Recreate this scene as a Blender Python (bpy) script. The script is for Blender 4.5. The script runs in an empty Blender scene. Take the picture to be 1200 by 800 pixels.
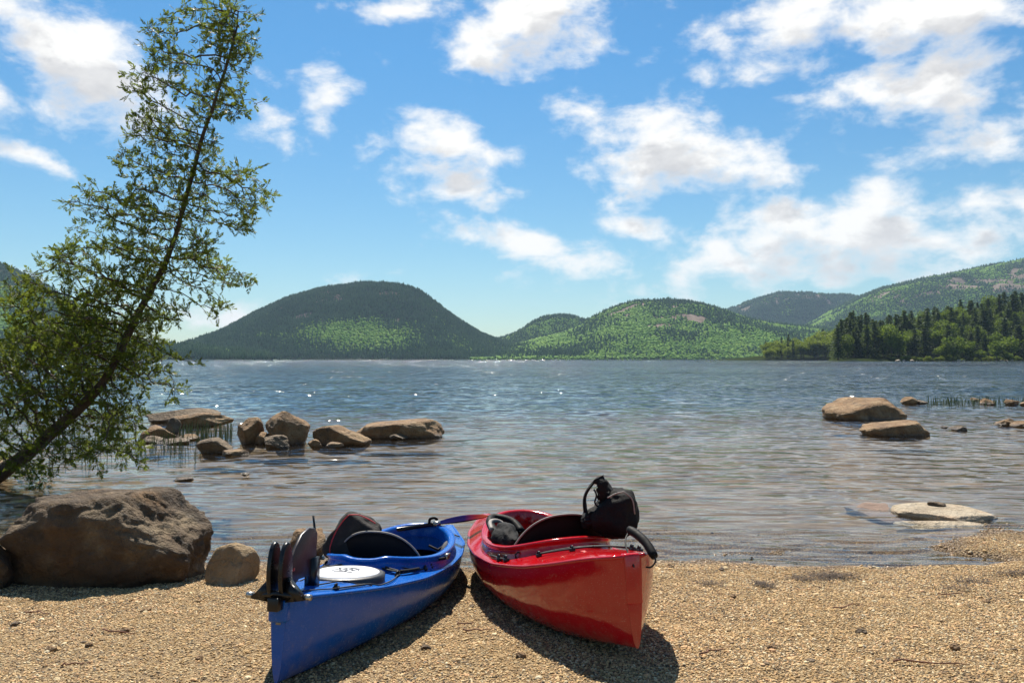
import bpy, math, random
import numpy as np
from mathutils import Vector, Matrix, Euler

R = math.radians
scene = bpy.context.scene
COL = scene.collection

# ------------------------------------------------------------------ camera
CAM_Z, FPX, HOR = 1.6, 933.3, 420.5
cd = bpy.data.cameras.new('camera'); cam = bpy.data.objects.new('camera', cd); COL.objects.link(cam)
cd.sensor_width = 36.0; cd.lens = 28.0; cd.clip_start = 0.05; cd.clip_end = 60000
PITCH = math.atan((HOR - 400) / FPX)
cam.location = (0, 0, CAM_Z); cam.rotation_euler = (R(90) + PITCH, 0, 0)
scene.camera = cam

# ------------------------------------------------------------------ world
SUN_EL, SUN_AZ = R(56), R(-10)            # azimuth measured from +Y towards +X
sun_dir = Vector((math.sin(SUN_AZ)*math.cos(SUN_EL), math.cos(SUN_AZ)*math.cos(SUN_EL), math.sin(SUN_EL)))
world = bpy.data.worlds.new('World'); scene.world = world; world.use_nodes = True

class NT:
    def __init__(s, tree): s.t = tree; s.n = tree.nodes; s.l = tree.links
    def add(s, typ, **kw):
        nd = s.n.new(typ)
        for k, v in kw.items(): setattr(nd, k, v)
        return nd
    def put(s, sock, v):
        if isinstance(v, bpy.types.NodeSocket): s.l.new(v, sock)
        else: sock.default_value = v
    def math(s, op, a, b=None, c=None, clamp=False):
        nd = s.add('ShaderNodeMath', operation=op, use_clamp=clamp)
        s.put(nd.inputs[0], a)
        if b is not None: s.put(nd.inputs[1], b)
        if c is not None: s.put(nd.inputs[2], c)
        return nd.outputs[0]
    def vmath(s, op, a, b=None):
        nd = s.add('ShaderNodeVectorMath', operation=op)
        s.put(nd.inputs[0], a)
        if b is not None: s.put(nd.inputs[1], b)
        return nd.outputs['Value'] if op in ('LENGTH', 'DOT_PRODUCT', 'DISTANCE') else nd.outputs[0]
    def noise(s, vec, scale, detail=4.0, rough=0.55, dist=0.0, out='Fac'):
        nd = s.add('ShaderNodeTexNoise'); s.put(nd.inputs['Vector'], vec)
        s.put(nd.inputs['Scale'], scale); nd.inputs['Detail'].default_value = detail
        nd.inputs['Roughness'].default_value = rough; nd.inputs['Distortion'].default_value = dist
        return nd.outputs[out]
    def maprange(s, v, a, b, c=0.0, d=1.0, smooth=False):
        nd = s.add('ShaderNodeMapRange', interpolation_type='SMOOTHSTEP' if smooth else 'LINEAR')
        s.put(nd.inputs['Value'], v)
        for k, x in zip(('From Min', 'From Max', 'To Min', 'To Max'), (a, b, c, d)): s.put(nd.inputs[k], x)
        return nd.outputs['Result']
    def mix(s, f, a, b, blend='MIX'):
        nd = s.add('ShaderNodeMix', data_type='RGBA', blend_type=blend)
        s.put(nd.inputs[0], f); s.put(nd.inputs[6], a); s.put(nd.inputs[7], b)
        return nd.outputs[2]
    def ramp(s, f, stops, interp='LINEAR'):
        nd = s.add('ShaderNodeValToRGB'); s.put(nd.inputs[0], f)
        cr = nd.color_ramp; cr.interpolation = interp
        while len(cr.elements) > 1: cr.elements.remove(cr.elements[-1])
        for i, (p, c) in enumerate(stops):
            e = cr.elements[0] if i == 0 else cr.elements.new(p)
            e.position = p; e.color = (*c, 1.0)
        return nd.outputs[0]
    def mapping(s, vec, loc=(0,0,0), rot=(0,0,0), scl=(1,1,1), typ='POINT'):
        nd = s.add('ShaderNodeMapping', vector_type=typ); s.put(nd.inputs[0], vec)
        nd.inputs['Location'].default_value = loc
        nd.inputs['Rotation'].default_value = rot; nd.inputs['Scale'].default_value = scl
        return nd.outputs[0]

def pix_dir(px, py):
    d = Vector(((px-600)/FPX, 1.0, (400-py)/FPX)); d.rotate(Euler((PITCH, 0, 0))); return d
def P(px, py, Y):                                   # point on the sight line at depth Y
    d = pix_dir(px, py); return Vector((d.x/d.y*Y, Y, CAM_Z + d.z/d.y*Y))
def on_level(px, py, z):                            # where the sight line meets height z
    d = pix_dir(px, py); t = (z-CAM_Z)/d.z; return Vector((d.x*t, d.y*t, z))

# clouds: (px, py, half width, half height, tilt, weight) turned into azimuth and elevation
CLOUDS = [(100,72,118,66,-24,1.15),(62,197,72,22,-20,.8),(-5,95,45,24,-8,.8),(392,112,34,36,-20,.6),
 (515,188,110,54,-32,1.0),(625,28,160,50,6,1.0),(470,4,90,20,0,.7),(625,294,140,42,-12,1.1),
 (780,180,145,80,-30,1.05),(843,125,60,26,-18,.55),(838,316,104,34,-14,.9),(985,272,225,70,-6,1.15),
 (1060,15,230,55,0,1.25),(1090,98,150,56,8,.75),(1140,182,110,44,4,.62),(1195,245,55,26,0,.8),
 (285,372,66,26,6,.8),(748,262,50,24,-10,.7),(330,138,70,46,-25,.36),(0,310,34,10,0,.7),(905,190,60,30,-20,.4),(700,345,34,10,0,.6),(760,360,40,9,-4,.5),(560,250,36,12,-14,.5),(450,330,34,9,0,.4),(690,120,30,12,-14,.35)]
g = bpy.data.node_groups.new('cloud_field', 'ShaderNodeTree')
g.interface.new_socket('Vector', in_out='INPUT', socket_type='NodeSocketVector')
g.interface.new_socket('Density', in_out='OUTPUT', socket_type='NodeSocketFloat')
q = NT(g); gi = q.add('NodeGroupInput'); go = q.add('NodeGroupOutput')
vec = gi.outputs[0]
sep = q.add('ShaderNodeSeparateXYZ'); q.l.new(vec, sep.inputs[0])
flat = q.mapping(vec, scl=(1, 1.7, 1))
warp = q.noise(flat, 5.0, 2.0, .5, out='Color')
wv = q.vmath('SCALE', q.vmath('SUBTRACT', warp, (.5,.5,.5))); wv.node.inputs['Scale'].default_value = 0.11
vw = q.vmath('ADD', vec, wv)
TILT = R(-20); ct, st_ = math.cos(TILT), math.sin(TILT)
vrot = q.mapping(vw, rot=(0, 0, -TILT))             # coordinates turned along the drifting clouds
field = None
for (cx, cy, rx, ry, tilt, wgt) in CLOUDS:
    d = pix_dir(cx, cy).normalized(); az = math.atan2(d.x, d.y); el = math.asin(d.z)
    src = vw
    if tilt < -11: src = vrot; az, el = az*ct+el*st_, -az*st_+el*ct
    kx, ky = FPX/rx, FPX/ry
    nd = q.add('ShaderNodeVectorMath', operation='MULTIPLY_ADD'); q.put(nd.inputs[0], src)
    nd.inputs[1].default_value = (kx, ky, 0); nd.inputs[2].default_value = (-az*kx, -el*ky, 0)
    fl = q.math('MULTIPLY_ADD', q.vmath('LENGTH', nd.outputs[0]), -wgt, wgt)
    field = fl if field is None else q.math('MAXIMUM', field, fl)
# beyond these clouds the same broken cumulus goes on all round and overhead
gen = q.maprange(q.noise(flat, 4.2, 3.0, .5), .46, .68, -.8, .7)
az_a = q.math('ABSOLUTE', sep.outputs[0])
away = q.math('MAXIMUM', q.maprange(az_a, .60, .74, smooth=True), q.maprange(sep.outputs[1], .44, .54, smooth=True))
field = q.math('MAXIMUM', field, q.math('MULTIPLY_ADD', q.math('SUBTRACT', away, 1.0), 2.0, gen))
n1 = q.noise(flat, 11.0, 6.0, .60, .15)
den = q.math('ADD', q.math('MULTIPLY', field, 1.0), q.math('MULTIPLY_ADD', n1, 3.1, -1.52))
den = q.maprange(den, .04, .92, 0, 1, True)
q.l.new(den, go.inputs[0])

w = NT(world.node_tree); w.n.clear()
geo = w.add('ShaderNodeTexCoord'); D = w.vmath('NORMALIZE', geo.outputs['Generated'])
sx = w.add('ShaderNodeSeparateXYZ'); w.l.new(D, sx.inputs[0])
az = w.math('ARCTAN2', sx.outputs[0], sx.outputs[1]); el = w.math('ARCSINE', sx.outputs[2])
cx = w.add('ShaderNodeCombineXYZ'); w.l.new(az, cx.inputs[0]); w.l.new(el, cx.inputs[1])
ga = w.add('ShaderNodeGroup', node_tree=g); w.l.new(cx.outputs[0], ga.inputs[0])
off = w.vmath('ADD', cx.outputs[0], (-.012, .042, 0))
gb = w.add('ShaderNodeGroup', node_tree=g); w.l.new(off, gb.inputs[0])
sky = w.add('ShaderNodeTexSky', sky_type='NISHITA', sun_disc=False, sun_elevation=SUN_EL, sun_rotation=SUN_AZ,
            altitude=80, air_density=1.0, dust_density=0.25, ozone_density=2.2)
hsv = w.add('ShaderNodeHueSaturation'); hsv.inputs['Saturation'].default_value = 1.12; hsv.inputs['Value'].default_value = 1.30
w.l.new(sky.outputs[0], hsv.inputs['Color'])
shade = w.math('MULTIPLY', gb.outputs[0], ga.outputs[0])
ccol = w.mix(w.math('MULTIPLY', w.maprange(shade, .22, .9), w.maprange(w.noise(w.mapping(cx.outputs[0], scl=(1, 1.7, 1)), 16.0, 4.0, .6), .3, .62, .45, 1)), (11.0, 10.8, 10.4, 1), (7.0, 6.9, 6.95, 1))
cover = w.math('MULTIPLY', ga.outputs[0], .97)
grade = w.mix(w.maprange(sx.outputs[2], .04, .36), (.66, .78, .75, 1), (.46, .83, .93, 1))
tinted = w.mix(1.0, hsv.outputs[0], grade, 'MULTIPLY')
mixc = w.mix(cover, tinted, ccol)
bg = w.add('ShaderNodeBackground'); bg.inputs['Strength'].default_value = 0.052
w.l.new(mixc, bg.inputs['Color'])
wo = w.add('ShaderNodeOutputWorld'); w.l.new(bg.outputs[0], wo.inputs['Surface'])

# ------------------------------------------------------------------ sun and exposure
ld = bpy.data.lights.new('sun', 'SUN'); sun = bpy.data.objects.new('sun', ld); COL.objects.link(sun)
ld.energy = 5.0; ld.angle = R(0.53); ld.color = (1.0, .93, .82)
sun.rotation_euler = (-sun_dir).to_track_quat('-Z', 'Y').to_euler(); sun.location = (-20, 50, 90)
vs = scene.view_settings; vs.view_transform = 'Standard'; vs.look = 'None'; vs.exposure = 0.95; vs.gamma = 1.0; vs.use_curve_mapping = False
scene.render.engine = 'CYCLES'
cy = scene.cycles
cy.use_denoising = True; cy.max_bounces = 7; cy.transparent_max_bounces = 10; cy.glossy_bounces = 4
cy.sample_clamp_indirect = 8.0; cy.volume_bounces = 0; cy.caustics_reflective = False; cy.caustics_refractive = False

# ------------------------------------------------------------------ helpers
def tag(o, label=None, cat=None, group=None, kind=None):
    for k, v in (('label', label), ('category', cat), ('group', group), ('kind', kind)):
        if v: o[k] = v
    return o
def obj(name, V, F, mat, parent=None, smooth=True, loc=None):
    me = bpy.data.meshes.new(name)
    me.from_pydata([tuple(v) for v in V], [], [tuple(f) for f in F]); me.update()
    if smooth: me.polygons.foreach_set('use_smooth', [True]*len(me.polygons))
    if mat: me.materials.append(mat)
    o = bpy.data.objects.new(name, me); COL.objects.link(o)
    if parent: o.parent = parent
    if loc: o.location = loc
    return o
def quads_obj(name, V, Q, mat, parent=None, smooth=True):      # V (n,3), Q (m,k) arrays, fast
    V = np.asarray(V, np.float32); Q = np.asarray(Q, np.int32); k = Q.shape[1]
    me = bpy.data.meshes.new(name)
    me.vertices.add(len(V)); me.vertices.foreach_set('co', V.ravel())
    me.loops.add(Q.size); me.loops.foreach_set('vertex_index', Q.ravel())
    me.polygons.add(len(Q)); me.polygons.foreach_set('loop_start', np.arange(len(Q), dtype=np.int32)*k)
    me.update(calc_edges=True); me.validate()
    me.polygons.foreach_set('use_smooth', np.full(len(me.polygons), smooth))
    if mat: me.materials.append(mat)
    o = bpy.data.objects.new(name, me); COL.objects.link(o)
    if parent: o.parent = parent
    return o
def empty(name, loc=(0,0,0), rot=(0,0,0)):
    o = bpy.data.objects.new(name, None); COL.objects.link(o); o.location = loc; o.rotation_euler = rot
    o.empty_display_size = .1
    return o
def grid_faces(nr, nc, wrap=False):
    i = np.arange(nr-1)[:, None]; j = np.arange(nc if wrap else nc-1)[None, :]
    a = i*nc+j; b = i*nc+(j+1) % nc
    return np.stack([a, b, b+nc, a+nc], -1).reshape(-1, 4)
def tube_geo(pts, rad, sides=8, cap=True):
    pts = np.asarray(pts, float); n = len(pts); rad = np.broadcast_to(np.asarray(rad, float), (n,))
    T = np.gradient(pts, axis=0); T /= np.linalg.norm(T, axis=1)[:, None]+1e-9
    ref = np.array([0, 0, 1.0]) if abs(T[0][2]) < .9 else np.array([1.0, 0, 0])
    V = []
    N = np.cross(T[0], ref); N /= np.linalg.norm(N)
    for i in range(n):
        N = N - T[i]*np.dot(N, T[i]); N /= np.linalg.norm(N)+1e-9
        B = np.cross(T[i], N)
        for k in range(sides):
            a = 2*math.pi*k/sides
            V.append(pts[i]+rad[i]*(math.cos(a)*N+math.sin(a)*B))
    F = [tuple(f) for f in grid_faces(n, sides, True)]
    if cap: F += [tuple(range(sides))[::-1], tuple(range((n-1)*sides, n*sides))]
    return V, F
def tube(name, pts, rad, mat, parent=None, sides=8):
    V, F = tube_geo(pts, rad, sides); return obj(name, V, F, mat, parent)
def smoothpath(pts, n=24):
    pts = [Vector(p) for p in pts]; out = []
    ext = [pts[0]*2-pts[1]]+pts+[pts[-1]*2-pts[-2]]
    m = len(pts)-1
    for k in range(n):
        u = k/(n-1)*m; i = min(int(u), m-1); f = u-i
        p0, p1, p2, p3 = ext[i:i+4]
        out.append(.5*((2*p1)+(p2-p0)*f+(2*p0-5*p1+4*p2-p3)*f*f+(3*p1-p0-3*p2+p3)*f**3))
    return [tuple(v) for v in out]
def merge(parts):
    V, F = [], []
    for v, f in parts:
        b = len(V); V += [tuple(p) for p in v]; F += [tuple(i+b for i in q_) for q_ in f]
    return V, F
def box_geo(c, s, bev=0.0, rot=None):
    x, y, z = [k/2 for k in s]
    V = [Vector((a*x, b*y, c_*z)) for a in (-1, 1) for b in (-1, 1) for c_ in (-1, 1)]
    if rot is not None: V = [rot @ v for v in V]
    V = [v+Vector(c) for v in V]
    F = [(0,1,3,2),(4,6,7,5),(0,4,5,1),(2,3,7,6),(0,2,6,4),(1,5,7,3)]
    return V, F
def bevel(o, wd, seg=2):
    m = o.modifiers.new('bevel', 'BEVEL'); m.width = wd; m.segments = seg; m.limit_method = 'ANGLE'; return o

# numpy noise
_rs = np.random.RandomState(7); _tab = _rs.rand(4096)
def _h(ix, iy, iz): return _tab[((ix*73856093) ^ (iy*19349663) ^ (iz*83492791)) & 4095]
def vnoise(p):
    p = np.asarray(p, float); i = np.floor(p).astype(np.int64); f = p-i; f = f*f*(3-2*f)
    x, y, z = i[..., 0], i[..., 1], i[..., 2]; fx, fy, fz = f[..., 0], f[..., 1], f[..., 2]
    def L(a, b, t): return a+(b-a)*t
    c = lambda a, b, d: _h(x+a, y+b, z+d)
    return L(L(L(c(0,0,0), c(1,0,0), fx), L(c(0,1,0), c(1,1,0), fx), fy),
             L(L(c(0,0,1), c(1,0,1), fx), L(c(0,1,1), c(1,1,1), fx), fy), fz)*2-1
def fbm(p, oct=4, gain=.5, lac=2.03):
    p = np.asarray(p, float); s = np.zeros(p.shape[:-1]); a = 1.0
    for k in range(oct): s += a*vnoise(p+k*17.3); p = p*lac; a *= gain
    return s
def xy1(x, y, z=0.0): return np.stack(np.broadcast_arrays(x, y, z), -1)
def sstep(a, b, x): t = np.clip((x-a)/(b-a), 0, 1); return t*t*(3-2*t)

# ------------------------------------------------------------------ materials
def sc(c, k): return tuple(x*k for x in c)
def scs(stops, k): return [(p, sc(c, k)) for p, c in stops]
def material(name):
    m = bpy.data.materials.new(name); m.use_nodes = True; t = NT(m.node_tree); t.n.clear()
    b = t.add('ShaderNodeBsdfPrincipled'); o = t.add('ShaderNodeOutputMaterial'); t.l.new(b.outputs[0], o.inputs[0])
    return m, t, b
def bump(t, b, h, dist, strength=1.0):
    nd = t.add('ShaderNodeBump'); nd.inputs['Distance'].default_value = dist; nd.inputs['Strength'].default_value = strength
    t.l.new(h, nd.inputs['Height']); t.l.new(nd.outputs[0], b.inputs['Normal']); return nd
def wpos(t): return t.add('ShaderNodeNewGeometry').outputs['Position']
def opos(t): return t.add('ShaderNodeTexCoord').outputs['Object']

def simple(name, col, rough=.5, var=.15, scale=30, bmp=.0006, spec=.5, metallic=0.0):
    m, t, b = material(name); v = opos(t)
    n = t.noise(v, scale, 5)
    c2 = tuple(k*(1-var) for k in col); c3 = tuple(min(1, k*(1+var)) for k in col)
    t.l.new(t.ramp(n, [(.3, c2), (.7, c3)]), b.inputs['Base Color'])
    t.l.new(t.maprange(n, .3, .7, rough*.85, min(1, rough*1.15)), b.inputs['Roughness'])
    b.inputs['Specular IOR Level'].default_value = spec; b.inputs['Metallic'].default_value = metallic
    if bmp: bump(t, b, t.noise(v, scale*4, 3), bmp)
    return m

def plastic(name, col, rough=.22, spec=.5):
    m, t, b = material(name); v = opos(t)
    n = t.noise(v, 3.0, 4); fine = t.noise(v, 60, 3)
    scr = t.noise(t.mapping(v, scl=(40, 2.5, 40)), 6, 3)
    c = t.mix(t.maprange(n, .35, .7, 0, .35), (*col, 1), (*[k*.72 for k in col], 1))
    c = t.mix(t.maprange(scr, .62, .70, 0, .16), c, (.6, .56, .5, 1))
    c = t.mix(t.maprange(t.noise(v, 18, 6, .7), .60, .74, 0, .22), c, (.42, .34, .24, 1))
    # dusting of sand on the lower hull
    sp = t.add('ShaderNodeSeparateXYZ'); t.l.new(v, sp.inputs[0])
    low = t.math('MULTIPLY', t.maprange(sp.outputs[2], .20, .0, 0, 1), t.maprange(t.noise(v, 9, 5, .65), .42, .66))
    c = t.mix(t.math('MULTIPLY', low, .55), c, (.30, .21, .12, 1))
    t.l.new(c, b.inputs['Base Color'])
    t.l.new(t.maprange(fine, .3, .7, rough*.8, rough*1.35), b.inputs['Roughness'])
    b.inputs['Specular IOR Level'].default_value = spec
    bump(t, b, t.noise(v, 14, 4), .004, .35)
    return m

def rock_mat(name, c1, c2, c3, stain=(.30, .15, .05), dark=(.03, .025, .02), darkamt=.4, wet=True):
    m, t, b = material(name); v = opos(t); wp = wpos(t)
    n = t.noise(v, 3.2, 7, .62); n2 = t.noise(v, 11, 5, .6); sp = t.noise(v, 70, 2, .6)
    c = t.ramp(n, scs([(.25, c1), (.5, c2), (.74, c3)], .72))
    c = t.mix(t.maprange(t.noise(t.mapping(v, (3,1,7)), 2.4, 4), .55, .7, 0, .6), c, (*stain, 1))
    c = t.mix(t.maprange(t.noise(t.mapping(v, (9,4,2)), 2.8, 7, .65), .62-.14*darkamt, .72, 0, .8), c, (*dark, 1))
    c = t.mix(t.maprange(sp, .60, .72, 0, .35), c, (.05, .045, .04, 1))
    c = t.mix(t.maprange(n2, .62, .78, 0, .5), c, (.34, .24, .14, 1))
    vo = t.add('ShaderNodeTexVoronoi', feature='DISTANCE_TO_EDGE'); vo.inputs['Scale'].default_value = 2.6
    t.put(vo.inputs['Vector'], t.vmath('ADD', v, t.vmath('MULTIPLY', t.noise(v, 4, 4, out='Color'), (.5,.5,.5))))
    crack = t.maprange(vo.outputs['Distance'], 0, .035)
    c = t.mix(t.math('MULTIPLY', t.math('SUBTRACT', 1.0, crack), .22), c, (.03,.022,.015,1))
    if wet:
        sz = t.add('ShaderNodeSeparateXYZ'); t.l.new(wp, sz.inputs[0])
        lvl = t.math('ADD', sz.outputs[2], t.maprange(n2, 0, 1, -.04, .04))
        wt = t.maprange(lvl, .10, .02)
        c = t.mix(t.math('MULTIPLY', wt, .75), c, (.035, .027, .017, 1))
        t.l.new(t.maprange(wt, 0, 1, .8, .25), b.inputs['Roughness'])
    else: b.inputs['Roughness'].default_value = .85
    t.l.new(c, b.inputs['Base Color'])
    hgt = t.math('ADD', t.math('MULTIPLY', n2, 1.0), t.math('MULTIPLY', sp, .22))
    hgt = t.math('ADD', hgt, t.math('MULTIPLY', t.noise(v, 26, 6, .7), .6))
    hgt = t.math('ADD', hgt, t.math('MULTIPLY', crack, .10))
    bump(t, b, hgt, .085, 1.0)
    return m

M = {}
M['rock_tan'] = rock_mat('rock_tan', (.13,.068,.026), (.36,.21,.09), (.60,.41,.21), darkamt=.42)
M['rock_grey'] = rock_mat('rock_grey', (.13,.085,.05), (.24,.165,.095), (.38,.28,.17), (.22,.12,.05), darkamt=.45)
M['rock_dark'] = rock_mat('rock_dark', (.06,.035,.016), (.155,.097,.047), (.40,.295,.165), (.20,.10,.03), darkamt=.65, wet=False)
M['rock_pale'] = rock_mat('rock_pale', (.50,.38,.25), (.68,.55,.38), (.80,.68,.50), (.55,.36,.22), darkamt=-.6, wet=False)
M['rock_sand'] = rock_mat('rock_sand', (.30,.19,.09), (.48,.33,.17), (.62,.46,.27), darkamt=-.2, wet=False)
M['blue'] = plastic('blue_plastic', (.003, .092, .40), .22, .32)
M['red'] = plastic('red_plastic', (.40, .004, .008), .10, .6)
M['black'] = simple('black_rubber', (.005,.005,.0055), .65, spec=.15)
M['black_hard'] = simple('black_plastic', (.006,.006,.0065), .3, spec=.4)
M['cord'] = simple('black_cord', (.012,.012,.013), .7, .3, 200)
M['hatch_rim'] = simple('hatch_rubber', (.03,.03,.032), .45)
M['hatch_top'] = simple('hatch_white', (.74,.75,.77), .35, .04)
M['ink'] = simple('grey_print', (.10,.11,.13), .5)
M['foam'] = simple('grey_foam', (.055,.056,.06), .85, .25, 60, .002)
M['piping_grey'] = simple('grey_piping', (.22,.20,.18), .7)
M['piping_red'] = simple('red_piping', (.42,.015,.02), .6)
M['metal'] = simple('dull_metal', (.42,.40,.36), .35, .1, 40, 0, .5, 1.0)
M['blade'] = simple('rudder_blade', (.02,.011,.013), .4)
M['red_print'] = simple('red_print', (.45,.04,.03), .5)
M['twig'] = simple('dry_twig', (.14,.06,.035), .85, .35, 40, .002)
def cloth(name, col):
    m, t, b = material(name); v = opos(t)
    n = t.noise(v, 7, 6, .6)
    t.l.new(t.ramp(n, [(.3, tuple(k*.6 for k in col)), (.7, tuple(k*1.4 for k in col))]), b.inputs['Base Color'])
    b.inputs['Roughness'].default_value = .85; b.inputs['Specular IOR Level'].default_value = .25
    bump(t, b, t.math('ADD', t.noise(v, 22, 4, .6, .6), t.math('MULTIPLY', t.noise(v, 400, 2), .05)), .016, .8)
    return m
M['vest_grey'] = cloth('vest_cloth_charcoal', (.026, .023, .021))
M['vest_black'] = cloth('vest_cloth_black', (.007, .0065, .0065))

# beach and lake bed
def ground_mat():
    m, t, b = material('gravel_beach'); v = wpos(t)
    sz = t.add('ShaderNodeSeparateXYZ'); t.l.new(v, sz.inputs[0]); z = sz.outputs[2]
    vo = t.add('ShaderNodeTexVoronoi'); t.put(vo.inputs['Vector'], v); vo.inputs['Scale'].default_value = 85
    rnd = t.add('ShaderNodeSeparateColor'); t.l.new(vo.outputs['Color'], rnd.inputs[0])
    c = t.ramp(rnd.outputs[0], scs([(0,(.06,.04,.025)),(.3,(.18,.115,.055)),(.55,(.30,.20,.095)),(.8,(.42,.29,.14)),(1,(.52,.39,.22))], .75))
    big = t.noise(v, 1.3, 5)
    c = t.mix(t.maprange(big, .4, .65, 0, .35), c, (.20,.135,.06,1))
    wetn = t.math('ADD', z, t.maprange(t.noise(v, 4, 4), 0, 1, -.02, .02))
    wt = t.maprange(wetn, .035, .0)
    c = t.mix(t.math('MULTIPLY', wt, .55), c, t.mix(1.0, c, (.55,.50,.44,1), 'MULTIPLY'))
    bed = t.ramp(t.noise(v, 1.1, 6, .6), [(.3,(.11,.07,.035)),(.55,(.22,.15,.09)),(.75,(.34,.25,.17))])
    c = t.mix(t.maprange(z, -.03, -.12), c, bed)
    c = t.mix(t.maprange(z, -.28, -1.25), c, (.006,.026,.045,1))
    t.l.new(c, b.inputs['Base Color'])
    t.l.new(t.maprange(wt, 0, 1, .9, .5), b.inputs['Roughness'])
    t.l.new(t.maprange(z, -.004, .006, .02, .4), b.inputs['Specular IOR Level'])
    h = t.math('ADD', t.math('MULTIPLY', vo.outputs['Distance'], -1.0), t.math('MULTIPLY', t.noise(v, 30, 4), .8))
    bump(t, b, h, .012, .9)
    return m
M['ground'] = ground_mat()
def pebble_mat():
    m, t, b = material('pebble')
    oi = t.add('ShaderNodeObjectInfo'); v = wpos(t)
    c = t.ramp(oi.outputs['Random'], scs([(0,(.05,.04,.03)),(.10,(.13,.09,.055)),(.22,(.33,.20,.09)),(.40,(.46,.30,.14)),(.58,(.54,.37,.185)),(.72,(.54,.31,.17)),(.84,(.62,.47,.27)),(.95,(.68,.58,.40)),(1,(.24,.22,.19))], 1.03))
    c = t.mix(1.0, c, (1.01,1.0,.92,1), 'MULTIPLY')
    sz = t.add('ShaderNodeSeparateXYZ'); t.l.new(v, sz.inputs[0])
    c = t.mix(t.maprange(t.noise(v, 1.6, 4), .45, .68, 0, .45), c, (.40,.26,.10,1))
    c = t.mix(t.maprange(t.noise(v, 90, 3), .45, .7, 0, .4), c, (.12,.085,.05,1))
    wt = t.maprange(t.math('ADD', sz.outputs[2], t.maprange(t.noise(v, 3, 4), 0, 1, -.025, .025)), .045, .015)
    c = t.mix(wt, c, t.mix(1.0, c, t.mix(t.maprange(sz.outputs[2], -.012, .004), (.66,.60,.52,1), (.42,.37,.31,1)), 'MULTIPLY'))
    t.l.new(c, b.inputs['Base Color'])
    t.l.new(t.maprange(wt, 0, 1, .8, .45), b.inputs['Roughness'])
    t.l.new(t.maprange(sz.outputs[2], -.004, .006, .02, .4), b.inputs['Specular IOR Level'])
    return m
M['pebble'] = pebble_mat()

def water_mat():
    m = bpy.data.materials.new('lake_water'); m.use_nodes = True; t = NT(m.node_tree); t.n.clear()
    v = wpos(t)
    sp = t.add('ShaderNodeSeparateXYZ'); t.l.new(v, sp.inputs[0]); y = sp.outputs[1]
    # wavelets by the beach, longer and steeper waves towards the open lake
    gust = t.maprange(t.noise(t.mapping(v, scl=(.05, .13, 1)), 1.0, 3, .6), .3, .7, .6, 1.3)
    h = None
    for k, (lx, ly, s_, y0, y1, y2, y3) in enumerate([(.75,.24,.13,0,1,11,17), (.60,.44,.17,7,12,20,30), (.65,.85,.19,14,21,36,50), (.9,2.0,.21,28,40,70,100), (1.8,5,.21,58,85,170,250), (5,16,.16,140,220,600,1000), (20,60,.08,500,900,6000,7500), (.5,.4,.10,18,36,9000,9900)]):
        n = t.noise(t.mapping(v, (k*3.1, k*1.7, 0), (0, 0, R((-1)**k*5)), (1/lx, 1/ly, 1)), 1.0, 1.5, .5)
        w_ = t.math('MULTIPLY', t.maprange(y, y0, y1), t.maprange(y, y2, y3, 1, 0))
        n = t.math('MULTIPLY', t.math('MULTIPLY', n, w_), 2*s_*ly)
        h = n if h is None else t.math('ADD', h, n)
    h = t.math('MULTIPLY', t.math('MULTIPLY', h, gust), .95)
    nd = t.add('ShaderNodeBump'); nd.inputs['Distance'].default_value = 1.0; nd.inputs['Strength'].default_value = 1.0
    t.l.new(h, nd.inputs['Height'])
    fr = t.add('ShaderNodeFresnel'); fr.inputs['IOR'].default_value = 1.333; t.l.new(nd.outputs[0], fr.inputs['Normal'])
    gl = t.add('ShaderNodeBsdfGlossy'); gl.inputs['Roughness'].default_value = .085; gl.inputs['Color'].default_value = (1,1,1,1)
    t.l.new(nd.outputs[0], gl.inputs['Normal'])
    tr = t.add('ShaderNodeBsdfTransparent'); tr.inputs['Color'].default_value = (.86,.90,.90,1)
    mx = t.add('ShaderNodeMixShader'); t.l.new(fr.outputs[0], mx.inputs[0]); t.l.new(tr.outputs[0], mx.inputs[1]); t.l.new(gl.outputs[0], mx.inputs[2])
    o = t.add('ShaderNodeOutputMaterial'); t.l.new(mx.outputs[0], o.inputs[0])
    return m
M['water'] = water_mat()

def leaf_mat(name, stops, trans=.35, rough=.55, scale=1.5):
    m, t, b = material(name); v = opos(t); oi = t.add('ShaderNodeObjectInfo')
    f = t.math('ADD', t.math('MULTIPLY', t.noise(v, scale, 4, .6), .8), t.math('MULTIPLY', oi.outputs['Random'], .3))
    c = t.ramp(f, stops); t.l.new(c, b.inputs['Base Color']); b.inputs['Roughness'].default_value = rough
    b.inputs['Specular IOR Level'].default_value = .12
    tl = t.add('ShaderNodeBsdfTranslucent'); t.l.new(t.mix(.5, c, (.25,.32,.04,1)), tl.inputs['Color'])
    mx = t.add('ShaderNodeMixShader'); mx.inputs[0].default_value = trans
    t.l.new(b.outputs[0], mx.inputs[1]); t.l.new(tl.outputs[0], mx.inputs[2])
    o = [n for n in t.n if n.type == 'OUTPUT_MATERIAL'][0]; t.l.new(mx.outputs[0], o.inputs[0])
    return m
M['cedar'] = leaf_mat('cedar_leaf', [(.3,(.038,.064,.010)),(.55,(.10,.132,.018)),(.75,(.18,.19,.028)),(.9,(.26,.23,.05))], .42, .45, 3.0)
M['bark'] = simple('bark', (.085,.06,.042), .9, .45, 14, .02)
M['conifer'] = leaf_mat('conifer_needles', [(.35,(.016,.040,.015)),(.6,(.034,.066,.021)),(.85,(.06,.095,.028))], .2, .6, .5)
M['broadleaf'] = leaf_mat('broadleaf', [(.35,(.045,.09,.010)),(.6,(.09,.15,.016)),(.85,(.15,.20,.025))], .42, .5, .5)
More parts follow.
